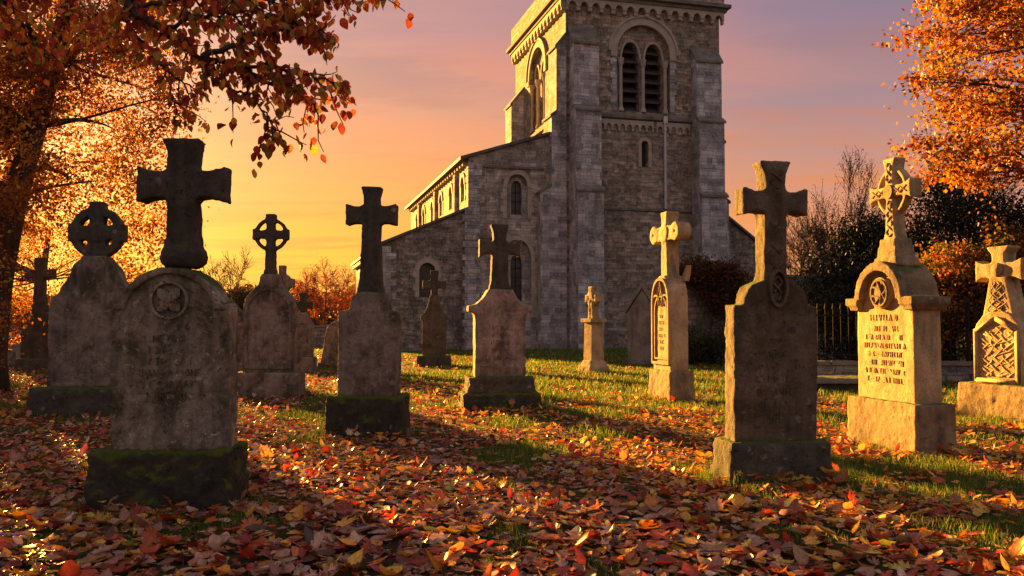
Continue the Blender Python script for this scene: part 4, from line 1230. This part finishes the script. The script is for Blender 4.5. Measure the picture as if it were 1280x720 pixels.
def leafy(name, label, cat, base, trunk, tr, ells, n_clump, per, size, sig, cols, seed, mat, bark, group=None, shell=.5, twigs=True, jit=.25, droop=.4, w=.34, limb_every=2, flat=.7, folds=(.25,), keepfn=None, limb_z=-1):
    """a tree or bush: trunk with limbs reaching to clumps, crown of separate small leaves"""
    g = np.random.default_rng(seed)
    base = Vector(base)
    root = thing(name, label, cat, base, 0, group)
    C = clump_points(g, ells, n_clump, shell)
    if keepfn is not None: C = C[keepfn(C)]
    n_clump = len(C)
    tb = MB()
    if trunk:
        m = len(trunk); rad = [tr * (1.45 if i == 0 else 1.12 - .95 * i / m) for i in range(m)]
        # smooth the trunk line
        tp = [Vector(p) for p in trunk]
        tb.tube([p - base for p in tp], rad, 12)
        for i in range(0, n_clump, limb_every):
            c = Vector(C[i])
            if c.z < limb_z: continue
            best = min(range(1, m), key=lambda k: (tp[k] - c).length + abs(tp[k].z - c.z) * .15 + (1.0 if tp[k].z > c.z + .5 else 0))
            s = tp[best]; r0 = rad[best] * g.uniform(.16, .42)
            pts = branch_curve(g, s, c, 7, .06)
            tb.tube([p - base for p in pts], [max(r0 * (1 - t / 7.6), .006) for t in range(8)], 6, False)
            if twigs:
                for q in range(3):
                    a = pts[g.integers(3, 8)]; e = c + Vector(g.normal(0, sig * 1.5, 3))
                    tb.tube([p - base for p in branch_curve(g, a, e, 4, .03)], [max(r0 * .28, .008), .009, .008, .006, .004], 4, False)
        tb.build('trunk', bark, root, smooth=True)
    n = n_clump * per
    P = np.repeat(C, per, 0) + g.normal(size=(n, 3)) * np.array([sig, sig, sig * flat])
    P[:, 2] = np.maximum(P[:, 2], .03)
    tone = np.repeat(1 + g.uniform(-jit, jit, (n_clump, 1)), per, 0)
    # whole clumps turn colour together
    ci = palette(cols, n_clump, g, .1); ti = palette(cols, n, g, .2)
    tint = np.where(g.random((n, 1)) < .62, np.repeat(ci, per, 0), ti) * tone
    S = size * g.uniform(.6, 1.25, n)
    rot = rot_mats(g.uniform(0, 2 * PI, n), g.normal(-droop, .8, n), g.normal(0, .7, n))
    T = [T_diamond(f, w) for f in folds] if size < .085 else [T_hex(.3, w), T_hex(-.25, w)]
    o = scatter('crown', T, g.integers(0, len(T), n), P - np.array(base), rot, S, tint, mat, root)
    return root

def bare_tree(name, label, base, height, r, seed, mat, levels=4, spread=.55, group=None, kids=(4, 5, 5, 4), up=.35, cat='tree', crown_mat=None, leaf=None):
    g = np.random.default_rng(seed); base = Vector(base)
    root = thing(name, label, cat, base, 0, group)
    tb, tw = MB(), MB(); tips = []
    def grow(p, d, L, rad, lv):
        n = 5; pts = [p.copy()]; q = p.copy(); dd = d.copy()
        for i in range(n):
            dd = (dd + Vector(g.normal(0, .13, 3)) + Vector((0, 0, up * .12))).normalized(); q = q + dd * (L / n); pts.append(q.copy())
        last = lv == levels
        rads = [max(rad * (1 - .62 * i / n), base.y * .00022) for i in range(n + 1)]
        (tb if lv < 2 else tw).tube(pts, rads, 8 if lv == 0 else (5 if lv < 3 else 3), False)
        if lv >= levels - 1: tips.extend(pts[2:])
        if last: return
        for k in range(kids[lv]):
            t = g.uniform(.30 if lv else .35, 1.0); i = min(int(t * n), n - 1)
            s = pts[i].lerp(pts[i + 1], t * n - i) if i < n else pts[n]
            a = Vector(g.normal(size=3)); a = (a - dd * a.dot(dd)).normalized()
            nd = (dd * (1 - spread * .5) + a * spread * g.uniform(.6, 1.3)).normalized()
            grow(s, nd, L * g.uniform(.5, .72), rads[i] * .62, lv + 1)
        grow(pts[n], dd, L * .62, rads[n], lv + 1)
    grow(Vector((0, 0, -.1)), Vector((0, 0, 1)), height * .42, r, 0)
    tb.build('trunk', mat, root, smooth=True)
    tw.build('twigs', mat, root)
    if leaf:
        per, size, cols = leaf
        T = np.array([tuple(t) for t in tips]); n = len(T) * per
        P = np.repeat(T, per, 0) + g.normal(0, .12, (n, 3))
        scatter('crown', [T_diamond(.2, .36)], np.zeros(n, int), P, rot_mats(g.uniform(0, 6.28, n), g.normal(-.3, .8, n), g.normal(0, .7, n)), size * g.uniform(.6, 1.2, n), palette(cols, n, g, .25), M['leaf'], root)
    return root

GOLD = [(3, (0.60, 0.27, 0.035)), (2, (0.52, 0.19, 0.025)), (1.5, (0.62, 0.36, 0.06)), (1, (0.36, 0.11, 0.02))]
RUSTDARK = [(3, (0.30, 0.105, 0.016)), (1.6, (0.21, 0.045, 0.012)), (2.4, (0.38, 0.17, 0.022)), (2, (0.46, 0.26, 0.035)), (1, (0.14, 0.055, 0.014))]
RUST = [(3, (0.40, 0.10, 0.02)), (2, (0.30, 0.045, 0.016)), (2, (0.52, 0.20, 0.025)), (.8, (0.24, 0.075, 0.02))]

# big beech-like tree at the left: trunk leans to the right, rust on the near side, gold behind
TX, TY = X_at(-12, 16.3), 16.3
trunk = [(TX - .05, TY, -.2), (TX, TY, .6), (TX + .12, TY, 2.0), (TX + .40, TY, 3.6), (TX + .75, TY + .05, 5.0), (TX + 1.05, TY + .1, 6.3), (TX + 1.3, TY + .2, 7.8), (TX + 1.4, TY + .3, 9.2)]
leafy('autumn_tree', 'big rust and gold autumn tree with a leaning dark trunk at the left', 'tree', (TX, TY, 0), trunk, .30,
      [((-9.2, 16.6, 4.4), (2.8, 2.9, 3.4)), ((-10.2, 16.0, 7.6), (3.9, 3.4, 2.6)), ((-12.0, 17.5, 3.6), (2.6, 3.0, 3.2)), ((-10.4, 15.3, 1.9), (2.2, 2.0, 1.5))],
      760, 180, .080, .27, RUSTDARK, 3, M['leaf'], M['bark'], limb_z=4.3, shell=.45, limb_every=5, keepfn=lambda C: ~((np.abs(C[:, 0] / C[:, 1] * F_PX + 640 - 55) < 60) & (C[:, 2] < 3.2)), flat=.6, folds=(.2, .5))
# golden tree behind it
bx = X_at(80, 31)
leafy('golden_tree', 'low golden-leaved tree behind the small dark cross at the far left', 'tree', (bx - 1, 31, 0), [(bx - 1, 31, -.2), (bx - 1, 31, 1.2), (bx - .8, 31, 2.8), (bx - .6, 31, 4.6)], .2,
      [((bx - 1.2, 31, 2.6), (3.6, 2.6, 2.5)), ((bx - 4.6, 31, 2.6), (2.5, 2.5, 2.6)), ((bx + 1.6, 31.5, 1.6), (1.6, 2, 1.4))], 230, 130, .09, .40, [(3, (0.42, 0.18, 0.022)), (2, (0.32, 0.11, 0.018)), (1.5, (0.46, 0.25, 0.04)), (1, (0.22, 0.065, 0.014))], 5, M['leaf'], M['bark'], limb_every=4)

# right maple
mx, my = 11.0, 16.4
leafy('maple_tree', 'orange autumn maple reaching in at the upper right', 'tree', (mx, my, 0), [(mx, my, -.2), (mx, my, .8), (mx - .05, my, 2.4), (mx - .15, my, 4.0), (mx - .3, my, 5.4), (mx - .4, my + .1, 7.0), (mx - .4, my + .1, 8.8)], .26,
      [((mx - .4, my, 6.6), (2.9, 2.6, 2.1)), ((mx - .7, my, 4.6), (2.4, 2.2, .9)), ((mx + .5, my, 8.8), (3.0, 2.5, 1.8)), ((mx + 1.8, my, 5.6), (2.2, 2.2, 2.4))],
      430, 130, .088, .23, [(4, (0.38, 0.165, 0.016)), (2, (0.30, 0.10, 0.013)), (2, (0.44, 0.24, 0.028)), (1.2, (0.19, 0.05, 0.012)), (.6, (0.22, 0.17, 0.03))], 9, M['leaf'], M['bark'], limb_every=2, flat=.5, w=.42)

# dark yews behind the fence
YEW = [(3, (0.014, 0.024, 0.010)), (2, (0.022, 0.036, 0.013)), (1, (0.035, 0.05, 0.016))]
def yew(px, D, w, h, seed, lb, nc=150):
    x = X_at(px, D)
    leafy('yew_tree', lb, 'tree', (x, D, 0), [(x, D, -.2), (x, D, .5), (x + .1, D, 1.4), (x, D, h * .6)], .18, [((x, D, h * .46), (w, w * .8, h * .48)), ((x + w * .3, D, h * .62), (w * .6, w * .6, h * .36))],
          nc, 150, .10, .30, YEW, seed, M['yewleaf'], M['bark'], group='dark evergreen trees behind the iron fence', shell=.7, limb_every=6, jit=.35, w=.22)
yew(1072, 23, 1.35, 4.2, 31, 'narrow dark yew with thin top left of the tall celtic cross')
yew(1185, 22.5, 2.1, 5.3, 32, 'broad dark yew behind the celtic cross', 210)
yew(1290, 22, 2.2, 4.9, 33, 'dark yew at the right edge behind the tapered cross', 170)
x = X_at(1220, 19.6)
leafy('autumn_hedge', 'bushy olive and orange hedge glowing on top, behind the fence at the right', 'hedge', (x, 19.6, 0), [(x, 19.6, -.1), (x, 19.6, .5), (x, 19.6, 1.6)], .07,
      [((x - .5, 19.7, 1.9), (1.2, .7, 1.25)), ((x + .9, 19.7, 2.3), (1.4, .7, 1.35)), ((x + 2.8, 19.7, 2.3), (1.4, .7, 1.3))], 260, 100, .085, .22,
      [(3, (0.15, 0.13, 0.02)), (2, (0.34, 0.17, 0.03)), (2, (0.085, 0.085, 0.018)), (1.2, (0.42, 0.12, 0.02))], 41, M['leaf'], M['bark'], shell=.7, limb_every=5)

# far trees
bare_tree('bare_tree', 'small bare tree against the yellow sky beside the largest left gravestone', (X_at(283, 60), 60, 0), 6.9, .16, 51, M['twig'], 4, .62)
bare_tree('red_tree', 'round red-leaved tree far off between the graves left of the church', (X_at(408, 57), 57, 0), 6.0, .15, 52, M['redtwig'], 4, .72, kids=(6, 5, 5, 4), leaf=(1, .10, [(2, (0.36, 0.085, 0.03)), (2, (0.30, 0.055, 0.03)), (1, (0.42, 0.15, 0.06))]))
bare_tree('bare_tree', 'bare tree with fine reddish twigs right of the church chapel', (X_at(992, 58), 58, 0), 10.2, .2, 53, M['twig'], 4, .6, kids=(5, 5, 5, 4))
BG = 'thin bare trees above the dark yews'
for i, (px, D, h, sd_, lb) in enumerate(((1062, 27, 7.0, 54, 'thin bare tree rising out of the narrow yew'), (1118, 29, 7.9, 55, 'tallest thin bare tree behind the celtic cross head'), (1034, 30, 5.4, 56, 'shortest thin bare tree left of the narrow yew'), (1162, 30, 7.2, 57, 'thin bare tree next to the orange maple leaves'))):
    bare_tree('bare_tree', lb, (X_at(px, D), D, 0), h, .09, sd_, M['twig'], 4, .42, BG, kids=(5, 4, 4, 3), up=.9, leaf=(1, .05, YEW) if i == 0 else None)
DARKG = [(2, (0.05, 0.05, 0.02)), (1, (0.12, 0.06, 0.025)), (1, (0.08, 0.045, 0.02))]
for px, D, w, h, sd_, lb in ((297, 56, 1.5, 3.6, 61, 'dark rounded shrub far off under the small bare tree'), (328, 58, 1.7, 3.8, 62, 'dark rounded shrub far off behind the slim ringed cross'), (185, 60, 3.0, 2.9, 63, 'dark reddish far hedge tree behind the largest left cross'), (240, 64, 2.6, 2.6, 64, 'low dark far shrub between the largest cross and the bare tree')):
    x = X_at(px, D)
    leafy('round_shrub', lb, 'shrub', (x, D, 0), [(x, D, -.1), (x, D, .7), (x, D, h * .55)], .12, [((x, D, h * .5), (w, w * .8, h * .46))], 70, 90, .16, .32, DARKG, sd_, M['leaf'], M['bark'], group='dark shrubs on the horizon', shell=.7, limb_every=6)

def far_woods():
    g = np.random.default_rng(70); n = 16000
    x = g.uniform(-130, 60, n); y = 150 + 10 * g.normal(size=n); top = 3.5 + 4.5 * fbm(x, y * 0 + 3, 14)
    P = np.stack([x, y, g.random(n) ** .8 * top], 1)
    o = scatter('far_woods', [T_hex(.3, .45)], np.zeros(n, int), P, rot_mats(g.uniform(0, 6.28, n), g.normal(0, 1, n), g.normal(0, 1, n)), g.uniform(.6, 1.3, n), palette([(2, (0.10, 0.05, 0.03)), (1, (0.16, 0.07, 0.03)), (1, (0.06, 0.05, 0.03))], n, g), M['leaf'])
    tag(o, 'distant reddish line of woods along the horizon', 'woods', kind='stuff')
far_woods()

# overhanging tree: trunk stands just outside the left of the view, a long limb hangs into the top left corner
def overhang():
    g = np.random.default_rng(81)
    base = Vector((-6.6, 6.6, 0))
    root = thing('overhanging_tree', 'tree whose dark leafy branch with red and olive leaves hangs into the top left corner', 'tree', base)
    tb = MB()
    tk = [Vector((-6.6, 6.6, -.2)), Vector((-6.6, 6.6, .8)), Vector((-6.5, 6.5, 2.4)), Vector((-6.3, 6.4, 4.2)), Vector((-6.2, 6.3, 6.0)), Vector((-6.1, 6.2, 8.0))]
    tb.tube([p - base for p in tk], [.30, .24, .21, .18, .13, .06], 12)
    main = [
        (.038, [tk[3], (-5.0, 5.9, 4.4), (-3.6, 5.3, 3.75), W(138, -25, 4.9), W(160, 8, 4.8), W(205, 38, 4.7), W(250, 72, 4.65), W(300, 82, 4.6), W(345, 108, 4.55), W(395, 128, 4.5)]),
        (.036, [tk[2] + Vector((0, 0, .6)), (-4.6, 5.8, 3.5), W(-60, -8, 5.2), W(0, -6, 5.1), W(40, -16, 5.0), W(90, -40, 5.0)]),
        (.02, [W(138, -25, 4.9), W(146, 10, 5.0), W(168, 40, 5.1), W(205, 85, 5.2), W(240, 110, 5.2)]),
        (.018, [W(250, 72, 4.65), W(290, 58, 4.5), W(330, 40, 4.4), W(372, 40, 4.35), W(405, 35, 4.3)]),
        (.015, [W(160, 8, 4.8), W(230, 0, 4.6), W(300, -2, 4.5), W(350, 0, 4.4), W(395, 5, 4.35)]),
        (.013, [W(205, 38, 4.7), W(255, 20, 4.5), W(310, 16, 4.45), W(360, 20, 4.4)]),
        (.012, [W(300, 82, 4.6), W(340, 84, 4.5), W(380, 92, 4.4), W(425, 104, 4.35)]),
        (.011, [W(250, 72, 4.65), W(270, 102, 4.6), W(310, 122, 4.55), W(338, 148, 4.5), W(344, 164, 4.5)]),
        (.008, [W(205, 85, 5.2), W(214, 108, 5.2), W(220, 138, 5.2), W(216, 152, 5.2)]),
        (.02, [W(0, -6, 5.1), W(30, 30, 5.3), W(46, 52, 5.4), W(58, 72, 5.5)]),
        (.022, [tk[3], (-4.5, 5.6, 5.0), W(250, -140, 4.8), W(330, -70, 4.6), W(385, -30, 4.5), W(430, -18, 4.4), W(470, -12, 4.35)]),
        (.02, [W(138, -25, 4.9), W(180, -40, 4.8), W(240, -30, 4.7), W(300, -26, 4.6)]),
    ]
    sites = []
    def dense(pts, k=6):
        out = []
        pts = [Vector(p) for p in pts]
        for i in range(len(pts) - 1):
            p0 = pts[max(i - 1, 0)]; p1 = pts[i]; p2 = pts[i + 1]; p3 = pts[min(i + 2, len(pts) - 1)]
            for j in range(k):
                t = j / k
                out.append(0.5 * ((2 * p1) + (p2 - p0) * t + (2 * p0 - 5 * p1 + 4 * p2 - p3) * t * t + (3 * p1 - p0 - 3 * p2 + p3) * t ** 3))
        out.append(pts[-1]); return out
    for r, pts in main:
        c = dense(pts); m = len(c)
        c = [p + Vector(g.normal(0, .008, 3)) for p in c]
        tb.tube([p - base for p in c], [max(r * (1 - .85 * i / m), .004) for i in range(m)], 7, False)
        # side twigs carrying the leaves
        for i in range(m // 4 if len(pts) > 6 else 2, m):
            for q in range(1 if r in (.008, .02, .011) else 2):
                if g.random() < (.7 if r == .008 else .34): continue
                a = c[i]; dr = (c[min(i + 1, m - 1)] - c[max(i - 1, 0)]).normalized()
                side = Vector(g.normal(size=3)); side = (side - dr * side.dot(dr)).normalized()
                L = g.uniform(.07, .24)
                e = a + dr * L * .6 + side * L * .65 + Vector((0, 0, -.22 * L))
                tw_ = branch_curve(g, a, e, 4, -.05, .05)
                tb.tube([p - base for p in tw_], [.005, .0042, .0035, .003, .002], 4, False)
                for p in tw_[1:]:
                    for z in range(1 + (g.random() < .5)): sites.append(p + Vector(g.normal(0, .018, 3)))
    # extra twigs in the thick corner
    for k in range(300):
        px, py = g.uniform(-50, 340), g.uniform(-40, 70)
        if g.random() < np.clip((px - 150) / 260, 0, .75): continue
        a = W(px, py, g.uniform(4.6, 6.2)); sites += [a + Vector(g.normal(0, .07, 3)) for _ in range(3)]
    tb.build('trunk', M['bark'], root, smooth=True)
    # upper crown, mostly above and left of the view
    up = clump_points(g, [((-5.6, 6.4, 6.6), (2.3, 2.0, 1.7)), ((-6.6, 6.6, 4.9), (1.9, 1.8, 1.6))], 110, .5)
    P = np.array([tuple(s) for s in sites]); nn = len(P)
    U = np.repeat(up, 34, 0) + g.normal(0, .30, (len(up) * 34, 3))
    P = np.concatenate([P, U]); n = len(P)
    tint = palette([(2.4, (0.26, 0.045, 0.022)), (2.2, (0.36, 0.12, 0.025)), (2.0, (0.20, 0.15, 0.03)), (1.2, (0.46, 0.24, 0.04)), (1.5, (0.17, 0.03, 0.02)), (1.0, (0.50, 0.17, 0.03))], n, g, .3) * 1.45
    T = [T_ovate(.5, .35, .40), T_ovate(-.4, .25, .42), T_ovate(.8, .6, .36, .2), T_maple(.4, .4)]
    rot = rot_mats(g.uniform(0, 2 * PI, n), -PI / 2 + g.normal(.1, .55, n), g.normal(0, .55, n))
    # leaves hang from their stalk: the tip points down
    scatter('crown', T, g.choice(4, n, p=[.36, .3, .24, .10]), P - np.array(base), rot, g.uniform(.036, .068, n), tint, M['hangleaf'], root, smooth=True)
overhang()

# ------------------------------------------------------------------ walls, fence, ivy
def yard_wall(name, label, a, b, h, th, mat, cat='wall', cope=.10):
    a, b = Vector((*a, 0)), Vector((*b, 0)); d = b - a; L = d.length
    root = thing(name, label, cat, a, math.atan2(d.y, d.x))
    MB().box(0, L, -th / 2, th / 2, -.3, h).build('wall_face', mat, root, uv=True)
    m = MB(); x = -.03; g = random.Random(3)
    while x < L:
        w = g.uniform(.45, .8); e = min(x + w - .012, L + .03); m.box(x, e, -th / 2 - .05, th / 2 + .05, h + .001, h + cope + g.uniform(-.02, .02), .01, .03); x += w
    m.build('coping', M['trim_dark'], root, bevel=.012)
    return root
yard_wall('stone_wall', 'tall old stone wall between the church tower and the dark yews', (X_at(846, 27), 27), (X_at(1075, 29.5), 29.5), 2.75, .5, M['yard'])
yard_wall('boundary_wall', 'long low dark stone boundary wall far off to the left of the church', (-34, 47), (-9.6, 47), 1.0, .45, M['yard'])
yard_wall('kerb_wall', 'low dark stone kerb wall carrying the iron fence', (X_at(1004, 18.8), 18.8), (13.5, 18.3), .36, .5, M['yard'], cope=.09)
# flat ledger slab on the step before the fence
st = thing('ledger_tomb', 'low flat stone ledger lying on the ground before the fence', 'tomb', (X_at(1046, 16.4), 16.4, 0), R(-3))
MB().box(-.55, .75, -.35, .35, -.1, .14).build('base', ST['plinth'], st, remesh=.03, disp=.04)
MB().box(-.66, .86, -.45, .45, .14, .25).build('slab', ST['grey'], st, remesh=.026, disp=.03)

fx0, fx1, fy = X_at(1006, 18.7), 13.3, 18.75
fence = thing('iron_fence', 'black iron railing fence with pointed bars on the kerb wall at the right', 'fence', (fx0, fy, .42), math.atan2(-.45, fx1 - fx0))
L = fx1 - fx0
for z in (.14, 1.0): MB().box(0, L, -.018, .018, z, z + .035).build('rail', M['iron'], fence)
bar = MB().tube([(0, 0, -.02), (0, 0, 1.14)], .0125, 6).lathe([(.0125, 1.13), (.028, 1.17), (.006, 1.28)], 8)
bm_ = bar.mesh('bar')
b0 = link('bar', bm_, M['iron'], fence, (0.12, 0, 0))
k = 1
while 0.12 + k * .165 < L:
    c = b0.copy(); COL.objects.link(c); c.parent = fence; c.location = (0.12 + k * .165, 0, 0); k += 1
for x in (0.02, L * .5, L - .02):
    MB().box(x - .03, x + .03, -.03, .03, -.03, 1.25).lathe([(.03, 1.25), (.05, 1.30), (.03, 1.36), (.004, 1.40)], 10, x, 0).build('post', M['iron'], fence, smooth=False)

# ivy over the left end of the tall wall, shrub at its foot
ix = X_at(888, 26.6)
leafy('ivy', 'reddish brown ivy mat draped over the end of the tall stone wall', 'ivy', (ix, 26.6, 0), [(ix, 26.6, 0), (ix, 26.6, 1.2), (ix + .1, 26.6, 2.4)], .05,
      [((ix - .2, 26.7, 2.75), (1.15, .32, .45)), ((ix + .55, 26.6, 2.1), (.75, .25, .95)), ((ix - .6, 26.75, 2.9), (.6, .4, .35))], 110, 90, .085, .16,
      [(3, (0.10, 0.055, 0.022)), (2, (0.055, 0.05, 0.018)), (2, (0.17, 0.055, 0.022))], 91, M['leaf'], M['bark'], limb_every=3)
ix = X_at(888, 25.6)
leafy('low_shrub', 'low dark green shrub at the foot of the ivy wall', 'shrub', (ix, 25.6, 0), [(ix, 25.6, -.1), (ix, 25.6, .3), (ix, 25.6, .6)], .04,
      [((ix, 25.6, .5), (1.0, .5, .55)), ((ix - .5, 25.6, .4), (.6, .4, .4))], 60, 90, .08, .16, [(2, (0.04, 0.055, 0.016)), (1, (0.07, 0.075, 0.02))], 92, M['leaf'], M['bark'], limb_every=6)
